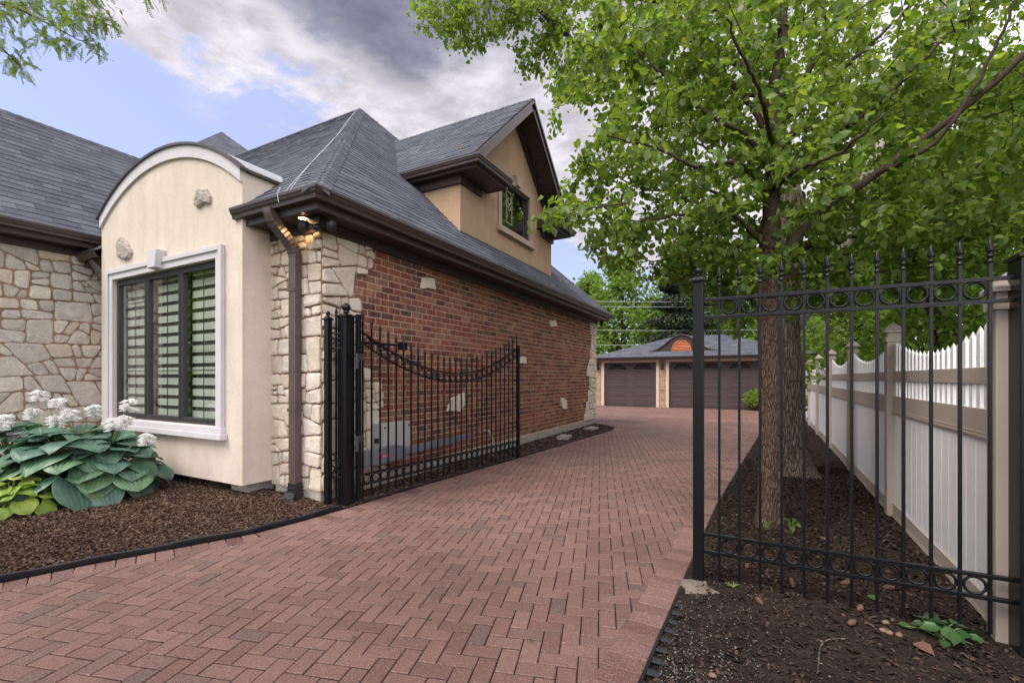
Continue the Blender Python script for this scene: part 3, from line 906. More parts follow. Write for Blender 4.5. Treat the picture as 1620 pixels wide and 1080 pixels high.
def bay_window():
    X0, X1, YF, Z0, ZS_, RISE = -8.73, -5.21, 3.18, .20, 3.86, .60
    hc = (X1 - X0) / 2; R = (hc * hc + RISE * RISE) / (2 * RISE); cx = (X0 + X1) / 2; cz = ZS_ + RISE - R; A = math.asin(hc / R)
    N = 32; arc = [(cx + R * sin(-A + 2 * A * i / N), cz + R * cos(-A + 2 * A * i / N)) for i in range(N + 1)]
    wx0, wx1, wz0, wz1 = -8.33, -5.70, .86, 2.88          # opening
    b = MB()
    # front face around the opening, as quads, with reveal
    def q(pts): b.poly([(x, YF, z) for x, z in pts])
    q([(X0, Z0), (X1, Z0), (X1, wz0), (X0, wz0)]); q([(X0, wz0), (wx0, wz0), (wx0, wz1), (X0, wz1)]); q([(wx1, wz0), (X1, wz0), (X1, wz1), (wx1, wz1)])
    b.poly([(X0, YF, wz1), (X1, YF, wz1)] + [(x, YF, z) for x, z in reversed(arc)])
    for (a, c) in (((wx0, wz0), (wx0, wz1)), ((wx0, wz1), (wx1, wz1)), ((wx1, wz1), (wx1, wz0)), ((wx1, wz0), (wx0, wz0))):
        b.poly([(a[0], YF, a[1]), (c[0], YF, c[1]), (c[0], YF + .14, c[1]), (a[0], YF + .14, a[1])])
    b.poly([(X1, YF, Z0), (X1, 4.4, Z0), (X1, 4.4, ZS_), (X1, YF, ZS_)]); b.poly([(X0, 4.4, Z0), (X0, YF, Z0), (X0, YF, ZS_), (X0, 4.4, ZS_)])
    b.poly([(X0, YF, Z0), (X0, 4.4, Z0), (X1, 4.4, Z0), (X1, YF, Z0)])
    bay = b.build('bay', M['stucco'], house)
    # pale arched band
    b = MB(); T = .155
    for i in range(N):
        (xa, za), (xb, zb) = arc[i], arc[i + 1]
        lo = [(x, max(z - T * 1.02, z - T - .0)) for x, z in ((xa, za), (xb, zb))]
        b.frame_box(Vector((xa, YF - .030, lo[0][1])), Vector((xb - xa, 0, lo[1][1] - lo[0][1])), Vector((0, .029, 0)), Vector((0, 0, T)))
    b.build('arch_band', M['trim'], bay)
    # barrel roof with dark drip edge
    b = MB()
    for i in range(N):
        (xa, za), (xb, zb) = arc[i], arc[i + 1]
        b.frame_box(Vector((xa, YF + .0, za + .018)), Vector((xb - xa, 0, zb - za)), Vector((0, 1.9, 0)), Vector((0, 0, .008)))
    b.build('barrel_roof', M['roofw'], bay)
    b = MB(); E = [(X0 - .05, arc[0][1] - .03)] + arc + [(X1 + .05, arc[-1][1] - .03)]
    for i in range(len(E) - 1):
        (xa, za), (xb, zb) = E[i], E[i + 1]
        b.frame_box(Vector((xa, YF - .055, za)), Vector((xb - xa, 0, zb - za)), Vector((0, .10, 0)), Vector((0, 0, .030)))
    for sx, xx in ((1, X1), (-1, X0)):
        b.box(min(xx, xx + sx * .05), YF + .046, ZS_ - .035, max(xx, xx + sx * .05), 4.1, ZS_ - .005)
    b.build('drip_edge', M['brown'], bay)
    MB().box(X1 - .45, FY - .25, -.05, X1 - .14, FY + .1, Z0).build('footing_block', M['concrete'], bay)
    MB().box(X0 + .1, FY - .12, -.05, X1 - .46, FY + .05, Z0).build('skirt', M['dark'], bay)
    # window trim
    win = MB(); t = .105; o = .14
    tr = MB()
    for (d, e0, e1) in ((.030, 0, .15), (.052, .085, .15)):
        for (x0, z0, x1, z1) in ((wx0 - e1, wz0, wx0 - e0, wz1 + e1), (wx1 + e0, wz0, wx1 + e1, wz1 + e1), (wx0 - e0, wz1 + e0, wx1 + e0, wz1 + e1)):
            tr.box(x0, YF - d, z0, x1, YF - .0005 if d < .04 else YF - .031, z1)
    frame = MB(); fy0, fy1 = YF + .035, YF + .11
    w3 = (wx1 - wx0) / 3
    frame.box(wx0, fy0, wz0, wx1, fy1, wz0 + .045); frame.box(wx0, fy0, wz1 - .045, wx1, fy1, wz1)
    for x in (wx0, wx0 + w3 - .016, wx0 + 2 * w3 - .016, wx1 - .032): frame.box(x, fy0 - .004, wz0 + .046, x + .032, fy1, wz1 - .046)
    W_ = frame.build('window', M['bronze'], house, bevel=.003)
    tr.build('casing', M['trim'], W_, bevel=.006)
    MB().box(wx0 - .20, YF - .085, wz0 - .15, wx1 + .20, YF - .001, wz0 - .075).box(wx0 - .17, YF - .06, wz0 - .0745, wx1 + .17, YF + .034, wz0 - .001).build('sill', M['trim'], W_, bevel=.008)
    k = MB(); kx = (wx0 + wx1) / 2
    k.prism([Vector((kx - .10, YF - .001, wz1 + .01)), Vector((kx + .10, YF - .001, wz1 + .01)), Vector((kx + .145, YF - .001, wz1 + .255)), Vector((kx - .145, YF - .001, wz1 + .255))], (0, -.115, 0), .012)
    # winding for -Y extrude is inverted; fix by recalculating normals on build
    k.build('keystone', M['trim'], W_, bevel=.006)
    for i in range(3):
        x0, x1 = wx0 + i * w3 + .0175 + .016 * (i == 0), wx0 + (i + 1) * w3 - .0175 - .016 * (i == 2)
        s = MB(); fw = .034; z0, z1 = wz0 + .047, wz1 - .047
        s.box(x0, fy0 - .012, z0, x1, fy1 - .02, z0 + fw); s.box(x0, fy0 - .012, z1 - fw, x1, fy1 - .02, z1)
        s.box(x0, fy0 - .012, z0 + fw + .001, x0 + fw, fy1 - .02, z1 - fw - .001); s.box(x1 - fw, fy0 - .012, z0 + fw + .001, x1, fy1 - .02, z1 - fw - .001)
        # slim bars inside the glass
        cxm = (x0 + x1) / 2; s.box(cxm - .007, fy0 + .042, z0 + fw, cxm + .007, fy0 + .05, z1 - fw)
        for q_ in (.33, .5, .84) if i == 0 else (.33, .5):
            s.box(x0 + fw, fy0 + .0405, z0 + (z1 - z0) * q_ - .007, cxm - .0075, fy0 + .0515, z0 + (z1 - z0) * q_ + .007)
            s.box(cxm + .0075, fy0 + .0405, z0 + (z1 - z0) * q_ - .007, x1 - fw, fy0 + .0515, z0 + (z1 - z0) * q_ + .007)
        s.build('sash', M['bronze'], W_, bevel=.003)
        MB().poly([(x, fy0 + .02, z) for x, z in ((x0 + fw - .004, z0 + fw - .004), (x1 - fw + .004, z0 + fw - .004), (x1 - fw + .004, z1 - fw + .004), (x0 + fw - .004, z1 - fw + .004))]).build('pane', M['glass'], W_)
        bl = MB(); z = z0 + .02
        while z < z1 - .05:
            bl.box(x0 + .05, fy0 + .10, z, x1 - .03, fy0 + .103, z + .092); z += .142
        bl.build('blind', M['blind'], W_)
        MB().poly([(x0 + .05, fy0 + .13, z0), (x1 - .03, fy0 + .13, z0), (x1 - .03, fy0 + .13, z1), (x0 + .05, fy0 + .13, z1)]).build('sheer', M['sheer'], W_)
    room = MB(); ry = YF + .62
    room.poly([(wx0, ry, wz0), (wx1, ry, wz0), (wx1, ry, wz1), (wx0, ry, wz1)])
    room.poly([(wx0, YF + .145, wz0), (wx0, ry, wz0), (wx0, ry, wz1), (wx0, YF + .145, wz1)]); room.poly([(wx1, YF + .145, wz0), (wx1, ry, wz0), (wx1, ry, wz1), (wx1, YF + .145, wz1)])
    room.poly([(wx0, YF + .145, wz0), (wx1, YF + .145, wz0), (wx1, ry, wz0), (wx0, ry, wz0)]); room.poly([(wx0, YF + .145, wz1), (wx1, YF + .145, wz1), (wx1, ry, wz1), (wx0, ry, wz1)])
    room.build('reveal', M['dark'], W_)
    # two rough stones set in the stucco
    rg = random.Random(8)
    for px in ([(188, 405), (188, 385), (195, 374), (205, 386), (211, 400), (208, 409), (196, 411)], [(311, 324), (313, 304), (320, 300), (330, 300), (336, 310), (334, 322), (326, 322), (316, 330)]):
        c2 = [(p.x, p.z) for p in (on_y(u, v, YF) for u, v in px)]
        if area(c2) < 0: c2 = c2[::-1]
        c2 = roughen(c2, .014, rg, .05); n = len(c2); b = MB()
        cxx = sum(p[0] for p in c2) / n; czz = sum(p[1] for p in c2) / n
        for (f, d) in ((1, .001), (1, .028), (.86, .045), (.45, .052)):
            for (x, z) in c2: b.v.append((cxx + (x - cxx) * f + rg.uniform(-.006, .006) * (d > .01), YF - d - (rg.uniform(-.008, .008) if d > .02 else 0), czz + (z - czz) * f + rg.uniform(-.006, .006) * (d > .01)))
        for r in range(3):
            for i in range(n):
                j = (i + 1) % n; b.f.append((r * n + i, r * n + j, (r + 1) * n + j, (r + 1) * n + i))
        b.f.append(tuple(3 * n + i for i in range(n)))
        b.build('accent_stone', M['roughstone'], house)


bay_window()
# elbow of the outlet left of the bay
b = MB(); b.tube([(-9.0 + .02 * 0 + .33 * (t * t * (3 - 2 * t)) - .05, GY + .10 + .1 * t, GZ - .13 - .42 * t) for t in [i / 16 for i in range(17)]],
                 [1 + .09 * (i % 2) for i in range(17)], shape=rect_shape(.043, .056), up=(0, 1, 0))
b.build('outlet_elbow', M['spout'], house)


def dormer():
    X, Y0, Y1, PK = -4.56, 6.65, 10.73, 7.33
    ym = (Y0 + Y1) / 2; gy = 6.34; gy2 = 2 * ym - gy; gz = 5.16; OX = -4.10; p = (PK - gz) / (ym - gy)
    zt = lambda y: PK - abs(y - ym) * p - .10
    wy0, wy1, wz0, wz1 = 8.10, 9.44, 4.55, 5.55
    b = MB()
    def q(pts): b.poly([(X, y, z) for y, z in pts])
    zb = 3.85
    q([(Y0, zb), (Y1, zb), (Y1, wz0), (Y0, wz0)]); q([(Y0, wz0), (wy0, wz0), (wy0, wz1), (Y0, wz1)]); q([(wy1, wz0), (Y1, wz0), (Y1, wz1), (wy1, wz1)])
    zs = zt(Y0); ya, yb2 = ym - (PK - .1 - wz1) / p, ym + (PK - .1 - wz1) / p
    b.poly([(X, Y0, wz1), (X, Y1, wz1)] + ([(X, Y1, zs)] if zs > wz1 else []) + [(X, ym, PK - .1)] + ([(X, Y0, zs)] if zs > wz1 else [])) if zs > wz1 else b.poly([(X, ya, wz1), (X, yb2, wz1), (X, ym, PK - .1)])
    b.poly([(X, Y0, zb), (X, Y0, gz), (-6.2, Y0, gz), (-6.2, Y0, zb)]); b.poly([(X, Y1, zb), (-6.2, Y1, zb), (-6.2, Y1, gz), (X, Y1, gz)])
    for (a, c) in (((wy0, wz0), (wy0, wz1)), ((wy0, wz1), (wy1, wz1)), ((wy1, wz1), (wy1, wz0)), ((wy1, wz0), (wy0, wz0))):
        b.poly([(X, a[0], a[1]), (X, c[0], c[1]), (X - .12, c[0], c[1]), (X - .12, a[0], a[1])])
    d = b.build('dormer', M['tan'], house)
    MB().box(X + .0, Y0 - .02, 3.93, X + .02, Y1 + .02, 4.03).build('flashing', M['brown'], d)
    # roof planes, running back into the main roof
    for sgn, seed in ((-1, 51), (1, 52)):
        sh = MB(); un = MB()
        e0 = ym + sgn * (ym - gy - .03); sl = Vector((0, -sgn * (ym - gy - .03), PK - gz - .02)); L = sl.length
        if sgn < 0: shingles(sh, un, (-8.2, e0, gz + .02), (1, 0, 0), sl, [(0, 0), (-OX * -1 + 8.2, 0), (OX + 8.2, L), (0, L)], seed=seed)
        else: shingles(sh, un, (OX, e0, gz + .02), (-1, 0, 0), sl, [(0, 0), (8.2 + OX, 0), (8.2 + OX, L), (0, L)], seed=seed)
        r = sh.build('dormer_roof', M['shingle'], d); un.build('dormer_roof_deck', M['under'], d)
    caps = MB(); ridge_caps(caps, (-8.2, ym, PK), (OX, ym, PK), Vector((0, -1, -p)).normalized(), Vector((0, 1, -p)).normalized(), .14); caps.build('ridge_cap', M['shingle'], d)
    # rake boards and rake soffit
    for sgn in (-1, 1):
        yo = ym + sgn * (ym - gy); t = Vector((0, sgn * (ym - gy), gz - PK)); L = t.length; tn = t.normalized(); n = Vector((0, sgn * p, 1)).normalized()
        b = MB(); pk = Vector((OX, ym, PK))
        b.frame_box(pk - n * .19, t * 1.0, Vector((-.03, 0, 0)), n * .17); b.frame_box(pk - n * .075 + Vector((.001, 0, 0)), t, Vector((.03, 0, 0)), n * .06)
        b.build('rake_board', M['brown'], d, bevel=.003)
        b = MB(); k = 0.0; w = .1
        while k < L - .02:
            b.frame_box(Vector((OX - .031, ym, PK)) - n * .175 + tn * k, tn * (w - .006), Vector((X - OX + .03, 0, 0)), n * .012); k += w
        b.frame_box(Vector((OX - .031, ym, PK)) - n * .164, t, Vector((X - OX + .03, 0, 0)), n * .01)
        b.build('rake_soffit', M['soffit'], d)
        b = MB(); b.frame_box(Vector((X + .001, ym, PK)) - n * .29, t * .97, Vector((.05, 0, 0)), n * .112); b.build('frieze_board', M['soffit'], d)
        # boxed eave with gutter, returning across the gable
        F = .122; g = MB()
        yl = yo + (-sgn) * F; ret = yo - sgn * 1.22
        path = [(-5.9, yl, gz), (OX - .0, yl, gz), (OX - .0, ret, gz)]
        if sgn > 0: path = path[::-1]
        sweep(g, path, GUT); g.build('gutter', M['brown'], d)
        b = MB(); y_a, y_b = (yl, ret) if sgn < 0 else (ret, yl)
        zf = gz - .165
        b.box(OX - .03, y_a, zf, OX - .001, y_b, gz - .005); yy = sorted((yl, yl - sgn * .03)); b.box(-6.0, yy[0], zf, OX - .031, yy[1], gz - .005)
        yy = sorted((ret, ret + sgn * .03)); b.box(X + .001, yy[0], zf, OX - .031, yy[1], gz - .005)
        # sloped little roof closing the return
        b.prism([Vector((X + .001, y_a + .031, gz - .004)), Vector((OX + .02, y_a + .031, gz - .004)), Vector((X + .001, y_a + .031, gz + .10))], (0, y_b - y_a - .062, 0))
        b.build('fascia', M['brown'], d, bevel=.003)
        b = MB(); yin = ym + sgn * (ym - Y0)
        ya_, yb_ = sorted((yl - sgn * .031, yin)); 
        soffit_strips(b, -6.2, X, ya_, yb_, zf + .012, 'y')
        yc, yd = sorted((yl - sgn * .031, ret + sgn * .031)); soffit_strips(b, X, OX - .031, yc, yd, zf + .010, 'x')
        b.build('soffit', M['soffit'], d)
        b = MB(); y_w = sorted((yin + sgn * .001, yin + sgn * .05)); b.box(-6.2, y_w[0], zf - .14, X + .0, y_w[1], zf + .009)
        yy = sorted((yin + sgn * .05, ret - sgn * -.25)); b.box(X + .001, yy[0], zf - .14, X + .05, yy[1], zf + .009)
        b.build('frieze_board', M['soffit'], d, bevel=.003)
    # window
    f = MB(); a = .055
    f.box(X - .10, wy0, wz0, X - .02, wy1, wz0 + a); f.box(X - .10, wy0, wz1 - a, X - .02, wy1, wz1); f.box(X - .10, wy0, wz0 + a, X - .02, wy0 + a, wz1 - a); f.box(X - .10, wy1 - a, wz0 + a, X - .02, wy1, wz1 - a)
    w = f.build('dormer_window', M['bronze'], house, bevel=.003)
    MB().poly([(X - .065, y, z) for y, z in ((wy0 + a - .004, wz0 + a - .004), (wy1 - a + .004, wz0 + a - .004), (wy1 - a + .004, wz1 - a + .004), (wy0 + a - .004, wz1 - a + .004))]).build('pane', M['glass'], w)
    b = MB(); b.poly([(X - .5, wy0, wz0), (X - .5, wy1, wz0), (X - .5, wy1, wz1), (X - .5, wy0, wz1)]); b.poly([(X - .11, wy1, wz0), (X - .11, wy1, wz1), (X - .5, wy1, wz1), (X - .5, wy1, wz0)]); b.poly([(X - .11, wy0, wz0), (X - .5, wy0, wz0), (X - .5, wy0, wz1), (X - .11, wy0, wz1)])
    b.poly([(X - .11, wy0, wz1), (X - .11, wy1, wz1), (X - .5, wy1, wz1), (X - .5, wy0, wz1)]); b.build('reveal', M['dark'], w)
    # a leaded panel hung inside the glass
    b = MB(); c, h0, h1 = 8.62, wz0 + .2, wz1 - .12
    for (y0, z0, y1, z1) in ((c - .14, h0, c - .125, h1), (c + .125, h0, c + .14, h1), (c - .14, h0, c + .14, h0 + .015), (c - .14, h1 - .015, c + .14, h1), (c - .1, h0 + .05, c - .092, h1 - .05), (c + .092, h0 + .05, c + .1, h1 - .05)):
        b.box(X - .085, y0, z0, X - .08, y1, z1)
    b.torus((X - .083, c, (h0 + h1) / 2 + .15), (0, 1, 0), (0, 0, 1), .07, .012, 14, 4); b.torus((X - .083, c, (h0 + h1) / 2), (0, 1, 0), (0, 0, 1), .06, .012, 14, 4)
    b.build('leaded_panel', M['gtrim'], w)
    t = MB(); e = .12
    t.box(X + .001, wy0 - e, wz0, X + .035, wy0 - .001, wz1 + e); t.box(X + .001, wy1 + .001, wz0, X + .035, wy1 + e, wz1 + e); t.box(X + .001, wy0, wz1 + .001, X + .035, wy1, wz1 + e)
    t.build('casing', M['tantrim'], w, bevel=.005)
    MB().box(X + .001, wy0 - e - .02, wz0 - .07, X + .055, wy1 + e + .02, wz0 - .001).box(X + .001, wy0 - e - .05, wz0 - .14, X + .085, wy1 + e + .05, wz0 - .071).build('sill', M['tantrim'], w, bevel=.006)
    k = MB(); kc = (wy0 + wy1) / 2
    k.prism([Vector((X + .001, kc - .085, wz1 + .02)), Vector((X + .001, kc + .085, wz1 + .02)), Vector((X + .001, kc + .12, wz1 + .24)), Vector((X + .001, kc - .12, wz1 + .24))], (.09, 0, 0), .01)
    k.build('keystone', M['tantrim'], w, bevel=.005)


dormer()


def soffit_fittings():
    c = on_y(478, 334, 3.33); c = Vector((-4.40, 3.36, SZ))
    b = MB(); b.lathe([(.045, .0), (.045, -.004)], c - Vector((0, 0, .001)), 20); l = b.build('recessed_light', M['lamp'], house)
    b = MB(); b.torus(c - Vector((0, 0, .004)), (1, 0, 0), (0, 1, 0), .055, .010, 24, 6); b.build('ring', M['brown'], l)
    ld = bpy.data.lights.new('lamp_glow', 'SPOT'); lo = bpy.data.objects.new('lamp_glow', ld); COL.objects.link(lo)
    ld.energy = 20; ld.color = (1, .60, .28); ld.shadow_soft_size = .04; ld.spot_size = radians(150); ld.spot_blend = .6
    lo.location = c - Vector((0, 0, .012)); lo.parent = l; lo.matrix_parent_inverse = Matrix.Translation((0, 0, 0))
    # twin black security lamps under the soffit at the corner
    s = thing('security_light', 'black twin-head security light under the soffit at the near house corner', 'security light', (-4.26, 3.42, SZ - .02))
    b = MB(); b.box(-4.33, 3.37, SZ - .10, -4.16, 3.47, SZ - .001); b.lathe([(.05, 0), (.05, -.03), (.03, -.05)], (-4.245, 3.42, SZ - .10), 12); b.build('junction_box', M['blackpl'], s, bevel=.006)
    for (x, y) in ((-4.39, 3.36), (-4.10, 3.49)):
        b = MB(); b.lathe([(.03, .055), (.055, .04), (.062, 0), (.055, -.05), (.03, -.072), (.008, -.078)], (x, y, SZ - .085), 14); h = b.build('lamp_head', M['blackpl'], s, smooth=True)
        b = MB(); b.tube([(x, y, SZ - .05), ((x - 4.245) / 2, (y + 3.42) / 2, SZ - .06), (-4.245, 3.42, SZ - .07)], .018, 8); b.build('arm', M['blackpl'], h)
    s = thing('security_camera', 'small black security camera under the far end of the eave', 'security camera', (-4.2, 13.85, SZ))
    b = MB(); b.lathe([(.05, 0), (.05, -.04)], (-4.2, 13.86, SZ - .001), 12); b.build('mount', M['blackpl'], s)
    b = MB(); b.lathe([(.03, 0), (.055, -.03), (.055, -.08), (.02, -.12)], (-4.2, 13.86, SZ - .041), 12); b.build('dome', M['blackpl'], s, smooth=True)
    # pale cable climbing the hip and looping over the gutter
    ex, ey, ez = GX - .035, GY + .035, GZ - .02; A = Vector((-9.08, 8.65, 8.47)); B = Vector((ex, ey, ez)); b = MB(); rg = random.Random(4)
    for k in range(2):
        path = []
        for i in range(30):
            t = i / 29; p = B.lerp(A, .01 + t * .98); p.x -= .42 + .05 * sin(t * 9 + k) - .36 * t + k * .03 * (1 - t)
            p.z = ez + (p.y - ey) * (A.z - ez) / (A.y - ey) + .022
            path.append(p)
        b.tube(path, .0036, 5)
    c = path[0]
    b.tube([c, c + Vector((0, -.06, .02)), Vector((c.x, GY - .005, GZ)), Vector((c.x + .02, GY - .004, GZ - .1))], .0045, 5)
    tag(b.build('cable', M['cable']), 'thin pale doubled cable running up the front hip of the house roof', 'cable')


soffit_fittings()


# ------------------------------------------------------------------ the garage
def garage():
    Y = 23.0; g = thing('garage', 'detached garage with brown panelled doors and grey hipped roof', 'garage', (-2.6, 26.5, 0))
    X0, X1, H = -7.30, 2.1, 2.36
    doors = ((-6.81, -4.21), (-3.61, 1.29))
    b = MB(); xs = [X0, *doors[0], *doors[1], X1]
    for a, c in ((xs[0], xs[1]), (xs[2], xs[3]), (xs[4], xs[5])): b.box(a, Y, 0, c, Y + .2, H)
    for a, c in doors: b.box(a, Y, 2.2, c, Y + .2, H)
    b.box(X0, Y + .2, 0, X0 + .2, Y + 7, H); b.box(X1 - .2, Y + .2, 0, X1, Y + 7, H); b.box(X0 + .2, Y + 6.8, 0, X1 - .2, Y + 7, H)
    b.build('wall', M['tan'], g)
    rg = random.Random(6)
    for a, c in ((X0 + .02, -6.98), (-4.04, -3.78), (1.46, X1 - .02)):
        z = .0; b = MB()
        while z < 2.2:
            h = rg.uniform(.05, .10); x = a
            while x < c - .02:
                w = min(rg.uniform(.14, .34), c - x); b.box(x, Y - rg.uniform(.02, .045), z + .004, x + w - .006, Y - .001, min(z + h, 2.2)); x += w
            z += h
        b.build('ledgestone', M['ledge'], g)
    for a, c in doors:
        t = MB(); e = .15
        t.box(a - e, Y - .05, 0, a, Y + .02, 2.2 + e); t.box(c, Y - .05, 0, c + e, Y + .02, 2.2 + e); t.box(a, Y - .05, 2.2, c, Y + .02, 2.2 + e)
        t.build('casing', M['gtrim'], g, bevel=.006)
        d = MB(); npan = 2 if c - a < 3 else 4; rows = 5; yd = Y + .08
        dh = 2.2 / rows; pw = (c - a) / npan
        for r in range(rows): d.box(a, yd, r * dh + .004, c, yd + .05, (r + 1) * dh - .004)
        d.box(a, yd + .02, 0, c, yd + .04, 2.2)
        for r in range(rows - 1):
            for k in range(npan):
                x0, x1, z0, z1 = a + k * pw + .16, a + (k + 1) * pw - .16, r * dh + .085, (r + 1) * dh - .085
                for (p, q, s, u) in ((x0, z0, x1, z0 + .03), (x0, z1 - .03, x1, z1), (x0, z0 + .03, x0 + .03, z1 - .03), (x1 - .03, z0 + .03, x1, z1 - .03)): d.box(p, yd - .012, q, s, yd - .0005, u)
                d.box(x0 + .06, yd - .010, z0 + .06, x1 - .06, yd - .0005, z1 - .06)
        door = d.build('garage_door', M['door'], g, bevel=.004)
        for k in range(npan):
            x0, x1, z0, z1 = a + k * pw + .2, a + (k + 1) * pw - .2, 4 * dh + .10, 5 * dh - .07
            gm = MB(); cx = (x0 + x1) / 2; hw = (x1 - x0) / 2; n = 12; hh = z1 - z0
            gm.poly([(x0, yd - .004, z0)] + [(x1, yd - .004, z0)] + [(cx + hw * cos(pi * i / n), yd - .004, z0 + .03 + (hh - .03) * sin(pi * i / n)) for i in range(n + 1)])
            gm.build('window', M['dark'], door)
            gm = MB()
            for (p, q, s, u) in ((x0 - .05, z0 - .05, x1 + .05, z0 - .001), (x0 - .05, z1 + .001, x1 + .05, z1 + .05), (x0 - .05, z0, x0 - .001, z1), (x1 + .001, z0, x1 + .05, z1)): gm.box(p, yd - .018, q, s, yd - .0005, u)
            for i in range(1, 6):
                t = pi * i / 6; gm.frame_box(Vector((cx, yd - .012, z0)), Vector((hw * .96 * cos(t), 0, hh * .96 * sin(t))), Vector((0, .006, 0)), Vector((-.02 * sin(t), 0, .02 * cos(t))))
            for i in range(n):
                pa, pb = pi * i / n, pi * (i + 1) / n
                A_, B_ = Vector((cx + hw * cos(pa), yd - .014, z0 + .03 + (hh - .03) * sin(pa))), Vector((cx + hw * cos(pb), yd - .014, z0 + .03 + (hh - .03) * sin(pb)))
                gm.frame_box(A_, B_ - A_, Vector((0, .01, 0)), Vector((cos((pa + pb) / 2), 0, sin((pa + pb) / 2))) * .025)
            gm.build('window_bars', M['door'], door)
    # hipped roof
    ov = .4; ex0, ex1, ey, ez = X0 - ov, X1 + ov, Y - ov, 2.44; half = (7 + 2 * ov) / 2; rz = 3.72; sl = Vector((0, half, rz - ez)); L = sl.length
    sh = MB(); un = MB(); wd = ex1 - ex0
    shingles(sh, un, (ex0, ey, ez), (1, 0, 0), sl, [(0, 0), (wd, 0), (wd - half, L), (half, L)], exp=.145, seed=61)
    un.poly([(ex0, ey, ez), (ex0 + half, ey + half, rz), (ex0, ey + 2 * half, ez)]); un.poly([(ex1, ey, ez), (ex1, ey + 2 * half, ez), (ex1 - half, ey + half, rz)]); un.poly([(ex0, ey + 2 * half, ez), (ex0 + half, ey + half, rz), (ex1 - half, ey + half, rz), (ex1, ey + 2 * half, ez)])
    r = sh.build('roof', M['shingle'], g); un.build('roof_deck', M['shingle'], r)
    gb = MB(); sweep(gb, [(ex0 + .1, ey + 8, ez + .02), (ex0 + .1, ey + .1, ez + .02), (ex1 - .1, ey + .1, ez + .02), (ex1 - .1, ey + 8, ez + .02)], GUT)
    gb.build('gutter', M['brown'], g)
    MB().box(ex0 + .1, ey + .101, ez - .11, ex1 - .1, Y - .001, ez - .09).build('soffit', M['soffit'], g)
    # eyebrow vent
    c = on_y(1078, 556, Y + .55); cx = c.x; zb = 2.44 + (.95) * (rz - ez) / half - .02; yv = Y + .55
    n = 24; W2 = 1.55; Hh = .78
    prof = [(cx - W2 + 2 * W2 * i / n, zb + Hh * (.5 + .5 * cos(pi * max(-1, min(1, (-1 + 2 * i / n))))) ** 1.15) for i in range(n + 1)]
    b = MB(); b.poly([(cx - W2, yv, zb - .05), (cx + W2, yv, zb - .05)] + [(x, yv, z) for x, z in reversed(prof)])
    for (x0, z0), (x1, z1) in zip(prof, prof[1:]):
        b.frame_box(Vector((x0, yv - .06, z0)), Vector((x1 - x0, 0, z1 - z0)), Vector((0, .08, 0)), Vector((0, 0, .05)))
    eb = b.build('eyebrow_dormer', M['brown'], g)
    b = MB()
    for (x0, z0), (x1, z1) in zip(prof, prof[1:]):
        b.frame_box(Vector((x0, yv - .04, z0 + .052)), Vector((x1 - x0, 0, z1 - z0)), Vector((0, 2.4, .1)), Vector((0, 0, .02)))
    b.build('eyebrow_roof', M['shingle'], eb)
    b = MB(); hw = .42; z0 = zb + .06; hh = .44
    for i in range(6):
        za = z0 + .035 + i * hh / 6.3; ww = hw * sqrt(max(.05, 1 - (i / 6.3) ** 2)) - .03
        b.frame_box(Vector((cx - ww, yv - .05, za)), Vector((2 * ww, 0, 0)), Vector((0, .045, .05)), Vector((0, -.006, .012)))
    for i in range(14):
        pa, pb = pi * i / 14, pi * (i + 1) / 14
        A_, B_ = Vector((cx + hw * cos(pa), yv - .06, z0 + hh * sin(pa))), Vector((cx + hw * cos(pb), yv - .06, z0 + hh * sin(pb)))
        b.frame_box(A_, B_ - A_, Vector((0, .058, 0)), Vector((cos((pa + pb) / 2), 0, sin((pa + pb) / 2))) * .04)
    b.box(cx - hw - .04, yv - .06, z0 - .04, cx + hw + .04, yv - .002, z0)
    b.poly([(cx - hw, yv - .008, z0), (cx + hw, yv - .008, z0)] + [(cx + hw * cos(pi * i / 14), yv - .008, z0 + hh * sin(pi * i / 14)) for i in range(15)])
    b.build('louvre', M['copper'], eb)
    # wall lanterns
    for i, (x, lab) in enumerate(((-7.12, 'small black wall lantern at the garage corner left of the single door'), (-3.91, 'small black wall lantern on the stone pier between the garage doors'))):
        l = thing('wall_lantern', lab, 'wall lantern', (x, Y, 1.95), 'lanterns on the garage front')
        b = MB(); b.box(x - .05, Y - .065, 1.86, x + .05, Y - .046, 2.14); b.tube([(x, Y - .06, 2.1), (x, Y - .12, 2.16), (x, Y - .17, 2.12)], .012, 6); b.build('bracket', M['blackpl'], l)
        b = MB(); b.lathe([(.02, -.2), (.055, -.18), (.065, -.02), (.08, -.01), (.09, 0), (.02, .09), (.012, .13)], (x, Y - .17, 2.02), 6); b.build('lamp_housing', M['blackpl'], l)


garage()


# ------------------------------------------------------------------ wrought iron
def finial_mesh():
    return MB().lathe([(.008, -.03), (.015, -.028), (.015, -.016), (.010, -.012), (.010, 0), (.016, .006), (.016, .014), (.009, .022), (.017, .034), (.019, .045), (.008, .085), (.0015, .115)], (0, 0, 0), 8).mesh('finial', M['black'], True)


def picket_mesh(length):
    return MB().box(-.008, -.008, 0, .008, .008, length).mesh('picket', M['black'])


FIN = finial_mesh()


def ring_mesh(R, ax):
    return MB().torus((0, 0, 0), ax, (0, 0, 1), R, .008, 22, 6).mesh('ring', M['black'], True)


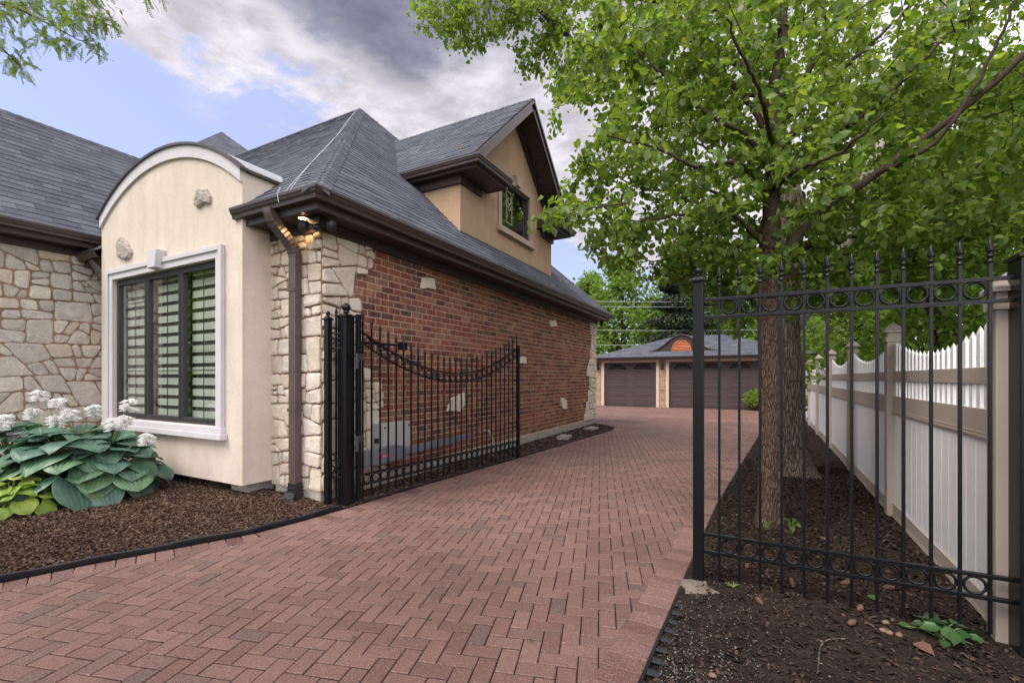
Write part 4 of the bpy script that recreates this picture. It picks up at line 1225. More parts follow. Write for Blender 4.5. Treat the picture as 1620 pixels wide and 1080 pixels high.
def post(name, x0, y0, x1, y1, z0, z1, ball, parent):
    b = MB(); b.box(x0, y0, z0, x1, y1, z1); e = .012
    b.box(x0 - e, y0 - e, z1 + .0005, x1 + e, y1 + e, z1 + .022); b.prism([Vector((x0 - e * .4, y0 - e * .4, z1 + .0225)), Vector((x1 + e * .4, y0 - e * .4, z1 + .0225)), Vector((x1 + e * .4, y1 + e * .4, z1 + .0225)), Vector((x0 - e * .4, y1 + e * .4, z1 + .0225))], (0, 0, .018), (x1 - x0) * .28)
    p = b.build(name, M['black'], parent, bevel=.004)
    r = ball; b = MB(); pr = [(r * .45, 0), (r * .45, r * .25), (r * .75, r * .3), (r * .75, r * .5), (r * .5, r * .6)] + [(r * sin(pi * i / 10), r * 1.5 - r * cos(pi * i / 10)) for i in range(3, 10)] + [(r * .05, r * 2.5)]
    b.lathe(pr, ((x0 + x1) / 2, (y0 + y1) / 2, z1 + .04), 16); b.build('ball_finial', M['black'], p, smooth=True)
    return p


def put_picket(parent, me, x, y, z, top):
    o = link('picket', me, parent, loc=(x, y, z))
    f = link('finial', FIN, None, loc=(x, y, top)); f.parent = o; f.matrix_parent_inverse = Matrix.Translation((-x, -y, -z))
    return o


def swing_gate():
    A, B = Vector((-3.985, 3.80, 0)), Vector((-3.68, 7.15, 0)); d = (B - A); L = d.length; t = d.normalized()
    g = thing('swing_gate', 'open black iron driveway gate with a dipped top, swung back along the brick wall', 'gate', A)
    n = 27; top = lambda s: 1.50 + .475 * (abs(2 * s - 1)) ** 1.9
    nn = Vector((-t.y, t.x, 0))
    meshes = {}
    for i in range(n):
        s = (i + .25) / (n - .5); p = A + d * s; tz = top(s) + .13
        key = round(tz, 2)
        if key not in meshes: meshes[key] = picket_mesh(key - .07)
        put_picket(g, meshes[key], p.x, p.y, .07, key + .02)
    R = .049
    rm = ring_mesh(R, t)
    for i in range(n - 1):
        s = (i + .75) / (n - .5); p = A + d * s
        link('ring', rm, g, loc=(p.x, p.y, .27)); link('ring', rm, g, loc=(p.x, p.y, top(s) - .062))
    for z in (.205, .325):
        b = MB(); b.frame_box(A - nn * .014 + Vector((0, 0, z)), d, nn * .028, Vector((0, 0, .018))); b.build('rail', M['black'], g)
    for off in (0, -.125):
        b = MB(); K = 40
        for k in range(K):
            s0, s1 = k / K, (k + 1) / K
            b.frame_box(A + d * s0 - nn * .014 + Vector((0, 0, top(s0) + off)), d / K + Vector((0, 0, top(s1) - top(s0))), nn * .028, Vector((0, 0, .018)))
        b.build('curved_rail', M['black'], g)
    for p, h in ((A - t * .03, 2.12), (B + t * .015, 1.97)):
        b = MB(); b.frame_box(p - t * .025 - nn * .025 + Vector((0, 0, .05)), t * .05, nn * .05, Vector((0, 0, h))); b.build('stile', M['black'], g, bevel=.003)
    for z in (.62, 1.55):
        b = MB(); c = A - t * .085 - nn * .05
        b.lathe([(.018, 0), (.018, .07), (.024, .072), (.024, .10), (.018, .102), (.018, .17)], (c.x, c.y, z), 10)
        b.frame_box(c + Vector((0, 0, z + .10)), t * .09, nn * .03, Vector((0, 0, .07))); b.build('hinge', M['dirtybl'], g)
    # wheel-like latch block hanging near the top
    p = A + d * .20 + nn * .03; b = MB(); b.box(p.x - .03, p.y - .05, 1.80, p.x + .03, p.y + .06, 1.90); b.frame_box(A + Vector((0, 0, 1.84)) + nn * .03, d * .19, nn * .025, Vector((0, 0, .03))); b.build('latch_bar', M['black'], g)
    # the heavy hinge post
    gp = thing('gate_post', 'thick black iron post with ball top that the open driveway gate hangs on', 'gate post', (-4.09, 3.69, 0))
    post('shaft', -4.150, 3.62, -4.022, 3.748, 0, 2.13, .05, gp)
    # narrow filler panel against the stone corner
    sp = thing('iron_fence', 'narrow black iron filler panel squeezed between the stone corner and thick gate post', 'fence', (-4.2, 3.55, 0))
    post('post', -4.240, 3.505, -4.178, 3.567, .02, 2.09, .026, sp)
    put_picket(sp, picket_mesh(2.02), -4.150, 3.60, .1, 2.14)
    for z in (.33, .52, 1.78, 1.95):
        b = MB(); b.tube([(-4.205, 3.56, z), (-4.10, 3.64, z)], .012, 6); b.build('rail', M['black'], sp)
    dv = Vector((.105, .08, 0)).normalized()
    for zc in (.425, 1.865):
        for s in (-1, 1):
            b = MB(); c = Vector((-4.152 + s * .04, 3.60 + s * .03, zc)); b.torus(c, dv, (0, 0, 1), .036, .008, 16, 6); b.build('ring', M['black'], sp)


swing_gate()


def fixed_panel():
    Y = 3.48; X0, X1 = -.345, 1.255
    f = thing('iron_fence', 'black iron fence panel with rings and spear tops in front of the tree trunks', 'fence', (.45, Y, 0))
    post('post', X0 - .035, Y - .035, X0 + .035, Y + .035, -.03, 2.125, .027, f)
    post('post', X1, Y - .075, X1 + .15, Y + .075, -.05, 2.09, .042, f)
    n = 12; sp = (X1 - X0 - .035) / (n + .55); pm = picket_mesh(2.06); rm = ring_mesh(.047, (1, 0, 0))
    xs = [X0 + .035 + sp * (i + .8) for i in range(n)]
    for x in xs: put_picket(f, pm, x, Y, .03, 2.115)
    for a, b_ in zip(xs, xs[1:]):
        for z in (.285, 1.938): link('ring', rm, f, loc=((a + b_) / 2, Y, z))
    for z in (.213, .335, 1.862, 1.985): MB().box(X0 + .03, Y - .014, z, X1 + .001, Y + .014, z + .022).build('rail', M['black'], f, bevel=.002)


fixed_panel()


# ------------------------------------------------------------------ vinyl fence
def vinyl_fence():
    f = thing('vinyl_fence', 'white vinyl privacy fence with taupe posts and scalloped picket top', 'fence', (fence_x(3.62), 3.62, 0))
    pw = .127; t = Vector((.025, 1, 0)).normalized(); nn = Vector((-1, .025, 0)).normalized()
    pk = {}
    far = MB(); count = 0
    for i, y in enumerate(FENCE_Y):
        c = Vector((fence_x(y), y, 0))
        b = MB(); b.frame_box(c - t * pw / 2 - nn * pw / 2 + Vector((0, 0, -.15)), t * pw, nn * pw, Vector((0, 0, 1.98))); p = b.build('post', M['vinylt'], f, bevel=.004)
        b = MB()
        for (w, z0, z1) in ((.15, 1.83, 1.885), (.118, 1.8855, 1.93), (.175, 1.9305, 1.955)):
            b.frame_box(c - t * w / 2 - nn * w / 2 + Vector((0, 0, z0)), t * w, nn * w, Vector((0, 0, z1 - z0)))
        w = .17; q = [c - t * w / 2 - nn * w / 2, c + t * w / 2 - nn * w / 2, c + t * w / 2 + nn * w / 2, c - t * w / 2 + nn * w / 2]
        n = len(b.v); b.v += [tuple(v + Vector((0, 0, 1.9555))) for v in q] + [(c.x, c.y, 2.05)]
        b.f += [(n + 1, n, n + 4), (n + 2, n + 1, n + 4), (n + 3, n + 2, n + 4), (n, n + 3, n + 4)]
        b.build('post_cap', M['vinylt'], p, bevel=.003)
        if i == len(FENCE_Y) - 1: break
        y2 = FENCE_Y[i + 1]; c2 = Vector((fence_x(y2), y2, 0)); A = c + t * pw / 2; L = (c2 - c).length - pw
        for (z0, z1, th) in ((-.04, .12, .05), (1.065, 1.256, .05), (1.41, 1.515, .044)):
            b = MB(); b.frame_box(A - nn * th / 2 + Vector((0, 0, z0)), t * L, nn * th, Vector((0, 0, z1 - z0)))
            if z1 - z0 > .13:
                b.frame_box(A + nn * th / 2 + Vector((0, 0, z0 + .012)) * 1, t * L, nn * .005, Vector((0, 0, .018))); b.frame_box(A + nn * th / 2 + Vector((0, 0, z0 + .036)), t * L, nn * .0035, Vector((0, 0, .012)))
            b.build('rail', M['vinylt'], f, bevel=.003)
        b = MB(); nb = 15; bw = L / nb
        for k in range(nb):
            b.frame_box(A + t * (k * bw + .003) - nn * .011 + Vector((0, 0, .121)), t * (bw - .006), nn * .022, Vector((0, 0, .943)))
        b.frame_box(A - nn * .008 + Vector((0, 0, .121)), t * L, nn * .013, Vector((0, 0, .943)))
        b.build('board_panel', M['vinylw'], f, bevel=.002)
        npk = 21; stp = L / npk; w = .058
        for k in range(npk):
            s = (k + .5) / npk; h = 1.675 + .175 * (abs(2 * s - 1)) ** 1.9; p = A + t * (stp * (k + .5))
            mb = MB() if count < 100 else far
            o = p - t * w / 2 - nn * .011; q = [o, o + t * w, o + t * w + nn * .022, o + nn * .022]
            mb.prism([v + Vector((0, 0, 1.20)) for v in q], (0, 0, h - .045 - 1.20))
            n = len(mb.v); mb.v += [tuple(v + Vector((0, 0, h - .045))) for v in q] + [tuple(p + Vector((0, 0, h)))]
            mb.f += [(n, n + 1, n + 4), (n + 1, n + 2, n + 4), (n + 2, n + 3, n + 4), (n + 3, n, n + 4)]
            if count < 100: mb.build('picket', M['vinylw'], f)
            count += 1
    if far.v: struct(far.build('picket_row', M['vinylw'], f), 'stuff')


vinyl_fence()


# ------------------------------------------------------------------ trees
def leaf_mesh(name, m, C, nrm, ax, size, fold=.22, wide=.42):
    """C centres (n,3), nrm/ax unit vectors (n,3), size (n,): pointed folded leaves"""
    n = len(C); side = np.cross(nrm, ax)
    tpl = [(0, -.5, 0), (.75, -.22, 1), (.9, .12, 1), (0, .58, 0), (-.9, .12, 1), (-.75, -.22, 1)]
    V = np.empty((n, 6, 3))
    for k, (sx, sy, up) in enumerate(tpl):
        V[:, k] = C + (side * (sx * wide) + ax * sy + nrm * (up * fold * .5) - nrm * (.10 * (sy > .5))) * size[:, None]
    base = (np.arange(n) * 6)[:, None]
    F = np.concatenate([base + np.array([[0, 1, 2, 3]]), base + np.array([[0, 3, 4, 5]])], 0)
    me = bpy.data.meshes.new(name)
    me.vertices.add(n * 6); me.vertices.foreach_set('co', V.reshape(-1))
    nf = len(F); me.loops.add(nf * 4); me.polygons.add(nf)
    me.loops.foreach_set('vertex_index', F.reshape(-1).astype(np.int32)); me.polygons.foreach_set('loop_start', np.arange(0, nf * 4, 4, dtype=np.int32))
    me.update(); me.validate(); me.materials.append(m); return me


def unit(a): return a / np.maximum(np.linalg.norm(a, axis=1, keepdims=True), 1e-9)


def bez(pts, n=14):
    """smooth polyline through control points (Catmull-Rom)"""
    P = [Vector(p) for p in pts]; P = [2 * P[0] - P[1]] + P + [2 * P[-1] - P[-2]]; out = []
    for i in range(1, len(P) - 2):
        for k in range(n):
            t = k / n; a, b, c, d = P[i - 1:i + 3]
            out.append(.5 * ((2 * b) + (c - a) * t + (2 * a - 5 * b + 4 * c - d) * t * t + (3 * b - a - 3 * c + d) * t ** 3))
    out.append(P[-2]); return out


def limb(mb, pts, r0, r1, n=10, wob=.0, rg=random, sides=8):
    p = bez(pts, n); m = len(p)
    for i in range(1, m - 1):
        p[i] = p[i] + Vector((rg.uniform(-1, 1), rg.uniform(-1, 1), rg.uniform(-1, 1))) * wob
    mb.tube(p, [r0 + (r1 - r0) * (i / (m - 1)) ** .8 for i in range(m)], sides); return p


def trunk_tube(mb, pts, radii, n=12, sides=20, seed=1, ridge=.05):
    """trunk with uneven, ridged cross-section"""
    rg = random.Random(seed); p = bez(pts, n); m = len(p); base = len(mb.v)
    R = np.interp(np.linspace(0, len(radii) - 1, m), range(len(radii)), radii)
    ph = [rg.uniform(0, 6.28) for _ in range(6)]
    for i in range(m):
        t = (p[min(i + 1, m - 1)] - p[max(i - 1, 0)]).normalized(); a = (Vector((1, 0, 0)) - t * t.x).normalized(); b = t.cross(a)
        for k in range(sides):
            an = 2 * pi * k / sides; h = p[i].z
            r = R[i] * (1 + ridge * (sin(3 * an + ph[0] + h) + .6 * sin(5 * an + ph[1] - 1.6 * h) + .5 * sin(7 * an + ph[2] + 2.1 * h)) + rg.uniform(-.015, .015))
            if h < .35: r *= 1 + .55 * (1 - max(0, h) / .35) ** 2 * (.6 + .4 * sin(4 * an + ph[3]))
            mb.v.append(tuple(p[i] + (a * cos(an) + b * sin(an)) * r))
    for i in range(m - 1):
        for k in range(sides):
            k2 = (k + 1) % sides; mb.f.append((base + i * sides + k, base + i * sides + k2, base + (i + 1) * sides + k2, base + (i + 1) * sides + k))
    return p


def crown(nodes, blobs, seed, perleaf, lsize, spread, twmb, tw0=.012, droop=.35, shell=.55):
    """sample cluster centres in ellipsoids, join each by a twig to the nearest wood, return leaves"""
    rg = np.random.default_rng(seed); C = []
    for (c, r, n) in blobs:
        d = unit(rg.normal(size=(n, 3))); rad = (shell ** 3 + (1 - shell ** 3) * rg.random(n)) ** (1 / 3) if shell > 0 else rg.random(n) ** (1 / 3)
        C.append(np.array(c)[None] + d * rad[:, None] * np.array(r if hasattr(r, '__len__') else (r, r, r))[None])
    C = np.concatenate(C); nodes = [np.array(p) for p in nodes]
    P = np.array(nodes); D = np.min(np.linalg.norm(C[:, None] - P[None], axis=2), axis=1) if len(P) * len(C) < 6e6 else np.linalg.norm(C - P.mean(0), axis=1)
    C = C[np.argsort(D)]; pool = np.empty((len(P) + 2 * len(C), 3)); pool[:len(P)] = P; k = len(P)
    L = []; A = []
    for c in C:
        dd = np.linalg.norm(pool[:k] - c, axis=1); dd = dd + .35 * np.maximum(0, pool[:k, 2] - c[2]) * (pool[:k, 2] > c[2])
        a = pool[np.argmin(dd)]; v = c - a; ln = np.linalg.norm(v)
        mid = a + v * .55 + np.array([0, 0, .10 * ln]) + rg.normal(size=3) * .06 * ln
        r = min(tw0, .003 + .008 * ln)
        twmb.tube([tuple(a), tuple(mid), tuple(c)], [r, r * .7, r * .35], 4, cap=False)
        pool[k] = mid; pool[k + 1] = c; k += 2
        n = perleaf; t = rg.random(n) ** .5
        base = np.where(t[:, None] < .5, a + (mid - a) * (2 * t[:, None]), mid + (c - mid) * (2 * t[:, None] - 1)) * 1.0
        L.append(base + rg.normal(size=(n, 3)) * spread); A.append(np.repeat(unit(v[None] + 1e-6), n, 0))
    L = np.concatenate(L); A = np.concatenate(A); n = len(L)
    ax = unit(A * .5 + rg.normal(size=(n, 3)) * .7 + np.array([0, 0, -droop]))
    nm = rg.normal(size=(n, 3)) * .6 + np.array([0, 0, .9]); nm = unit(nm - ax * np.sum(nm * ax, 1, keepdims=True))
    sz = lsize * rg.uniform(.48, 1.4, n)
    return L, nm, ax, sz


def pear_tree():
    t = thing('broadleaf_tree', 'leafy street-side tree with slim brown trunk right behind the iron fence panel', 'tree', (.134, 5.04, 0))
    b = MB(); rg = random.Random(5); X, Y = .134, 5.04
    tp = trunk_tube(b, [(X, Y, -.05), (X + .01, Y, 1.0), (X - .01, Y, 2.0), (X + .0, Y, 2.7)], [.112, .097, .090, .085], seed=3, ridge=.035)
    tk = b.build('trunk', M['bark'], t, smooth=True)
    b = MB(); nodes = []
    D = 4.42
    def pt(u, v, d): return at(u, v, d)
    specs = [
        ([(X, Y, 2.65), pt(1222, 300, 4.45), pt(1226, 150, 4.5), pt(1240, 20, 4.6), pt(1250, -160, 4.7)], .095, .03),
        ([(X, Y, 2.4), pt(1285, 346, 4.2), pt(1386, 276, 3.95), pt(1476, 210, 3.75), pt(1620, 88, 3.5), pt(1720, 0, 3.4)], .050, .018),
        ([pt(1386, 276, 3.95), pt(1490, 215, 3.6), pt(1575, 75, 3.4), pt(1615, -30, 3.3)], .024, .008),
        ([pt(1224, 250, 4.45), pt(1265, 205, 4.3), pt(1340, 200, 4.2), pt(1410, 145, 4.1), pt(1490, 65, 4.0), pt(1560, 0, 3.9)], .038, .010),
        ([pt(1226, 230, 4.5), pt(1262, 150, 4.6), pt(1290, 90, 4.7), pt(1305, 40, 4.8), pt(1285, -40, 4.9)], .035, .012),
        ([pt(1225, 200, 4.5), pt(1330, 110, 4.9), pt(1420, 30, 5.2), pt(1500, -60, 5.5)], .032, .010),
        ([pt(1224, 280, 4.45), pt(1180, 215, 4.3), pt(1110, 175, 4.2), pt(1046, 117, 4.2), pt(985, 60, 4.3)], .030, .007),
        ([pt(1222, 320, 4.45), pt(1170, 262, 4.2), pt(1100, 262, 4.0), pt(1040, 235, 3.9), pt(960, 215, 3.9)], .028, .006),
        ([pt(1220, 400, 4.45), pt(1160, 342, 4.3), pt(1085, 338, 4.3), pt(1005, 350, 4.5), pt(930, 345, 4.8)], .028, .006),
        ([(X, Y, 2.55), pt(1190, 350, 4.9), pt(1120, 300, 5.4), pt(1020, 300, 5.8), pt(940, 250, 6.0)], .030, .007),
        ([(X, Y, 2.5), pt(1300, 380, 4.9), pt(1390, 370, 5.2), pt(1480, 330, 5.4), pt(1580, 290, 5.5)], .030, .008),
        ([pt(1225, 220, 4.5), pt(1150, 120, 4.8), pt(1090, 30, 5.0), pt(1040, -60, 5.2)], .035, .010),
        ([pt(1225, 260, 4.45), pt(1215, 190, 3.8), pt(1190, 120, 3.3), pt(1150, 30, 3.0)], .028, .007),
        ([pt(1222, 300, 4.45), pt(1260, 270, 3.8), pt(1330, 240, 3.2), pt(1400, 180, 2.9)], .026, .007),
        ([(X, Y, 2.3), pt(1150, 400, 4.8), pt(1080, 410, 5.0), pt(1010, 415, 5.2)], .020, .005),
        ([(X, Y, 2.35), pt(1290, 425, 4.6), pt(1380, 430, 4.6), pt(1470, 420, 4.5)], .022, .006),
    ]
    for pts, r0, r1 in specs: nodes += limb(b, pts, r0, r1, 9, .012, rg)
    bl = []
    for (u, v, d, r, n) in [(955, 150, 4.8, .65, 45), (1050, 80, 4.3, .85, 80), (1010, 290, 4.5, .70, 70), (1110, 330, 4.0, .65, 60), (1180, 190, 4.1, .95, 105), (1290, 110, 4.3, 1.0, 100),
                            (1320, 300, 3.8, .75, 70), (1440, 210, 3.9, .95, 95), (1550, 130, 3.7, .95, 90), (1560, 320, 3.6, .65, 55), (1180, 10, 5.0, 1.2, 110), (1400, 20, 5.0, 1.2, 110),
                            (1150, 385, 4.6, .5, 35), (1290, 410, 4.9, .55, 40), (1060, 395, 5.0, .38, 26), (965, 365, 4.8, .38, 28), (925, 290, 5.0, .32, 22), (925, 110, 5.2, .4, 24), (1450, 400, 4.7, .55, 40),
                            (1560, 420, 4.6, .5, 30), (1090, 200, 5.4, .9, 70), (1350, 160, 5.6, 1.1, 90), (1260, 250, 3.3, .55, 30), (890, 345, 4.6, .16, 7), (1330, 450, 4.9, .35, 14), (990, 40, 4.8, .5, 30), (1060, -30, 4.6, .8, 50), (1150, 455, 5.0, .30, 14), (1175, 480, 5.2, .26, 10), (1120, 440, 5.0, .3, 14), (1290, 470, 5.0, .4, 18), (1215, 425, 4.2, .28, 14), (1255, 440, 4.6, .30, 14), (1130, 415, 4.8, .34, 18), (1330, 405, 4.3, .42, 26), (1500, 395, 4.4, .45, 28), (1420, 430, 4.4, .35, 18), (872, 345, 3.7, .09, 4), (1165, 500, 5.4, .16, 7)]:
        bl.append((tuple(at(u, v, d + (.55 if d < 4.3 and r > .5 else 0))), r, int(n * .85)))
    L = crown(nodes, bl, 12, 18, .072, .058, b, .009, droop=.5, shell=.25)
    b.build('branches', M['twig'], tk, smooth=True)
    link('crown', leaf_mesh('crown', M['leafA'], *L), t)


def maple_tree():
    t = thing('broadleaf_tree', 'tall tree with thick furrowed grey trunk behind the slim brown trunk', 'tree', (.42, 8.0, 0))
    b = MB(); rg = random.Random(15); X, Y = .40, 8.0
    trunk_tube(b, [(X + .06, Y, -.05), (X + .0, Y, .8), (X - .03, Y, 2.0), (X + .0, Y, 3.0), (X + .1, Y + .1, 4.2)], [.34, .275, .245, .235, .21], seed=8, ridge=.045)
    tk = b.build('trunk', M['bark2'], t, smooth=True)
    b = MB(); nodes = []
    nodes += limb(b, [(X + .08, Y, 2.2), at(1316, 420, 7.0), at(1386, 257, 7.0), at(1429, 171, 7.05), at(1487, 23, 7.1), at(1530, -120, 7.2)], .15, .09, 10, .006, rg, 12)
    nodes += limb(b, [(X + .1, Y + .1, 4.1), (X - .2, Y, 5.6), (X - .6, Y - .2, 7.2), (X - 1.0, Y, 9.0)], .18, .08, 10, .01, rg, 10)
    b.build('pale_limb', M['bark3'], tk, smooth=True)
    b = MB()
    for pts, r0, r1 in [([(X - .3, Y, 6.0), at(1090, 60, 7.0), at(950, 85, 7.0), at(890, 50, 7.0), at(830, -5, 7.0), at(770, -60, 7)], .07, .02), ([(X - .5, Y - .2, 7.0), at(980, -10, 7.4), at(850, -40, 7.4), at(720, -30, 7.2)], .06, .015),
                        ([(X - .3, Y, 5.8), at(1000, 130, 8.0), at(900, 120, 8.2)], .04, .012), ([(X + .1, Y, 4.6), at(1450, 330, 8.0), at(1560, 250, 8.2), at(1640, 180, 8.2)], .05, .015), ([(X - .2, Y, 5.0), at(1150, 250, 8.2), at(1060, 200, 8.6)], .05, .012)]:
        nodes += limb(b, pts, r0, r1, 9, .02, rg)
    bl = []
    for (u, v, d, r, n) in [(690, 20, 7.2, .45, 40), (740, 55, 7.2, .35, 34), (770, 5, 7.1, .55, 60), (850, 30, 7.2, .55, 60), (845, 95, 7.3, .3, 24), (920, 60, 7.3, .7, 70), (900, 130, 7.8, .35, 28), (985, 20, 7.4, .9, 80),
                            (1050, 150, 8.0, 1.0, 80), (1000, 230, 8.4, .7, 50), (1150, 60, 8, 1.5, 110), (1300, 60, 8, 1.6, 120), (1450, 60, 8, 1.5, 110), (1580, 100, 8, 1.4, 100), (1560, 260, 8.2, 1.1, 80), (1440, 280, 8.6, 1.0, 70),
                            (1350, 330, 8.4, .8, 50), (1100, 320, 8.6, .8, 50), (800, -40, 7.2, .7, 50), (900, -60, 7.4, 1.0, 60)]:
        bl.append((tuple(at(u, v, d)), r, n))
    L = crown(nodes, bl, 22, 16, .070, .065, b, .010, droop=.7, shell=.2)
    b.build('branches', M['twig'], tk, smooth=True)
    link('crown', leaf_mesh('crown', M['leafB'], *L), t)


pear_tree(); maple_tree()


def bg_tree(label, base, h, w, leaf, lm, seed, zlow=.3, ncl=260, per=26, group=None, dens=1):
    rg = random.Random(seed); t = thing('broadleaf_tree', label, 'tree', base, group)
    b = MB(); B = Vector(base)
    p = limb(b, [B + Vector((0, 0, -.1)), B + Vector((.1, 0, h * .25)), B + Vector((-.05, .1, h * .55)), B + Vector((.1, 0, h * .8))], .02 * h + .05, .05, 8, .02, rg, 8)
    nodes = list(p)
    for i in range(9):
        a = rg.uniform(0, 6.28); z0 = h * rg.uniform(.2, .55); q = B + Vector((0, 0, z0)); e = q + Vector((cos(a) * w * .7, sin(a) * w * .7, h * rg.uniform(.1, .3)))
        nodes += limb(b, [q, q.lerp(e, .5) + Vector((0, 0, .2)), e], .07, .02, 6, .03, rg, 5)
    bl = []; k = 14
    for i in range(k):
        a = i * 2.4; z = h * (zlow + (1 - zlow) * (i + .5) / k); s = (i + .5) / k; rr = w * (1.0 - .75 * max(0, s - .35) / .65) * (.55 + .45 * min(1, s / .2))
        o = rr * rg.uniform(.3, .65); br = rr * rg.uniform(.42, .62)
        bl.append((tuple(B + Vector((cos(a) * o, sin(a) * o, z))), (br, br, br * .8), ncl // k))
    tw = MB(); L = crown(nodes, bl, seed, per, leaf, leaf * 1.35, tw, .02, droop=.4, shell=.5)
    b.v, b.f = b.v, b.f
    n = len(b.v); b.v += tw.v; b.f += [tuple(i + n for i in f) for f in tw.f]
    b.build('trunk', M['twig'], t); link('crown', leaf_mesh('crown', lm, *L), t)
    return t


def move_copy(src, base, rz, sc, label, group=None):
    c = copy_tree(src); c.location = base; c.rotation_euler = (0, 0, rz); c.scale = (sc, sc, sc * random.uniform(.92, 1.1)); c['label'] = label
    if group: c['group'] = group
    return c


GB_ = 'trees behind the garage and house'; GF = 'trees on the far side of the white fence'
T1 = bg_tree('pale green open-crowned tree beyond the garage, just right of the house eave', tuple(at(985, 640, 34).xy) + (0,), 10.5, 4.2, .24, M['leafC'], 71, .12, 420, 24, GB_)
T2 = bg_tree('dense green tree leaning over the white fence beside its second post', (4.2, 7.2, 0), 7.5, 2.6, .12, M['leafC'], 72, .10, 520, 28, GF)
move_copy(T1, tuple(at(930, 640, 40).xy) + (0,), 1.2, 1.0, 'pale green tree beyond the house, its crown just showing above the far eave corner', GB_)
move_copy(T1, tuple(at(1075, 640, 38).xy) + (0,), 2.6, 1.15, 'pale green tree behind the garage ridge, above the copper vent', GB_)
move_copy(T1, tuple(at(1150, 640, 33).xy) + (0,), 4.0, 1.0, 'green tree behind the right half of the garage, next to the slim iron post', GB_)
move_copy(T1, tuple(at(1240, 640, 36).xy) + (0,), 5.1, 1.1, 'green tree behind the garage, seen beside the tree trunks', GB_)
move_copy(T2, (3.4, 12.2, 0), 1.9, 1.0, 'dense green tree behind the white fence about midway along it', GF)
move_copy(T2, (2.9, 17.6, 0), 3.3, .95, 'dense green tree behind the far end of the white fence', GF)
move_copy(T2, (5.6, 3.6, 0), 4.5, 1.05, 'dense green tree behind the white fence at the right edge of the photo', GF)
move_copy(T2, (7.6, 10.0, 0), .6, 1.35, 'tall dense green tree standing well back behind the white fence', GF)
move_copy(T2, (6.4, 16.5, 0), 2.2, 1.3, 'tall dense green tree far back behind the white fence, left of the others', GF)


move_copy(T1, (5.5, 26.5, 0), 3.6, 1.35, 'tallest green tree, behind the garage where the white fence ends', GB_)
move_copy(T1, (-20, -4.2, 0), .9, .95, 'nearer green street tree outside the view, mirrored in the middle pane of the bay window', 'street trees mirrored in the bay window')
move_copy(T1, (-33, -9, 0), 2.9, 1.1, 'farther green street tree outside the view, mirrored in the right pane of the bay window', 'street trees mirrored in the bay window')


bg_tree('unseen tree added outside the view so that its crown shades the near end of the drive', (-4.3, -3.5, 0), 9.0, 3.2, .15, M['leafB'], 75, .5, 420, 22)  # unseen tree, added only to shade the near end of the drive


def conifer(name, label, base, h, w, m, n, seed, cat='conifer', droop=.2, ls=.16, z0=.05):
    rg = np.random.default_rng(seed); t = thing(name, label, cat, base); B = Vector(base)
    b = MB(); b.tube([B, B + Vector((0, 0, h * .5)), B + Vector((0, 0, h * .97))], [.03 * h * .5 + .04, .05, .01], 7); b.build('trunk', M['bark'], t)
    s = rg.random(n) ** .8; z = h * (z0 + (1 - z0) * s); rad = w * (1 - s) ** .85 * (.35 + .65 * rg.random(n) ** .4) * (.8 + .35 * np.sin(s * 46 + rg.random(n)))
    a = rg.random(n) * 2 * pi
    C = np.stack([B.x + np.cos(a) * rad, B.y + np.sin(a) * rad, B.z + z], 1)
    ax = unit(np.stack([np.cos(a), np.sin(a), np.full(n, -droop)], 1) + rg.normal(size=(n, 3)) * .35); nm = rg.normal(size=(n, 3)) * .5 + np.array([0, 0, 1]); nm = unit(nm - ax * np.sum(nm * ax, 1, keepdims=True))
    link('crown', leaf_mesh('crown', m, C, nm, ax, ls * rg.uniform(.6, 1.3, n), .2, .2), t); return t


conifer('conifer', 'dark drooping evergreen behind the garage roof vent', tuple(at(1080, 640, 30.5).xy) + (0,), 11.5, 2.9, M['needle'], 16000, 81, 'conifer', .5, .26, .22)
c1 = conifer('arborvitae', 'slim pointed bright green arborvitae between the house eave and garage roof', tuple(at(947, 640, 31.5).xy) + (0,), 4.4, .78, M['arbor'], 6000, 82, 'arborvitae', -.6, .16)
c2 = copy_tree(c1); c2.location = tuple(at(972, 640, 33).xy) + (0,); c2.scale = (1, 1, .80); c2['label'] = 'shorter arborvitae peeking over the garage roof, right of the pointed one'
for o in (c1, c2): o['group'] = 'arborvitae behind the garage'


def hedge():
    rg = np.random.default_rng(91); n = 9000
    C = np.stack([rg.uniform(-16, 16, n), rg.uniform(36, 39, n), rg.random(n) ** .7 * 3.6], 1); C[:, 2] *= .75 + .25 * np.sin(C[:, 0] * 1.7)
    ax = unit(rg.normal(size=(n, 3))); nm = rg.normal(size=(n, 3)); nm = unit(nm - ax * np.sum(nm * ax, 1, keepdims=True))
    o = link('shrubs', leaf_mesh('shrubs', M['leafB'], C, nm, ax, .42 * rg.uniform(.6, 1.3, n)), None); struct(o, 'stuff')
    o['label'] = 'mass of far shrubs closing off the view behind the garage'; o['category'] = 'shrubs'


hedge()


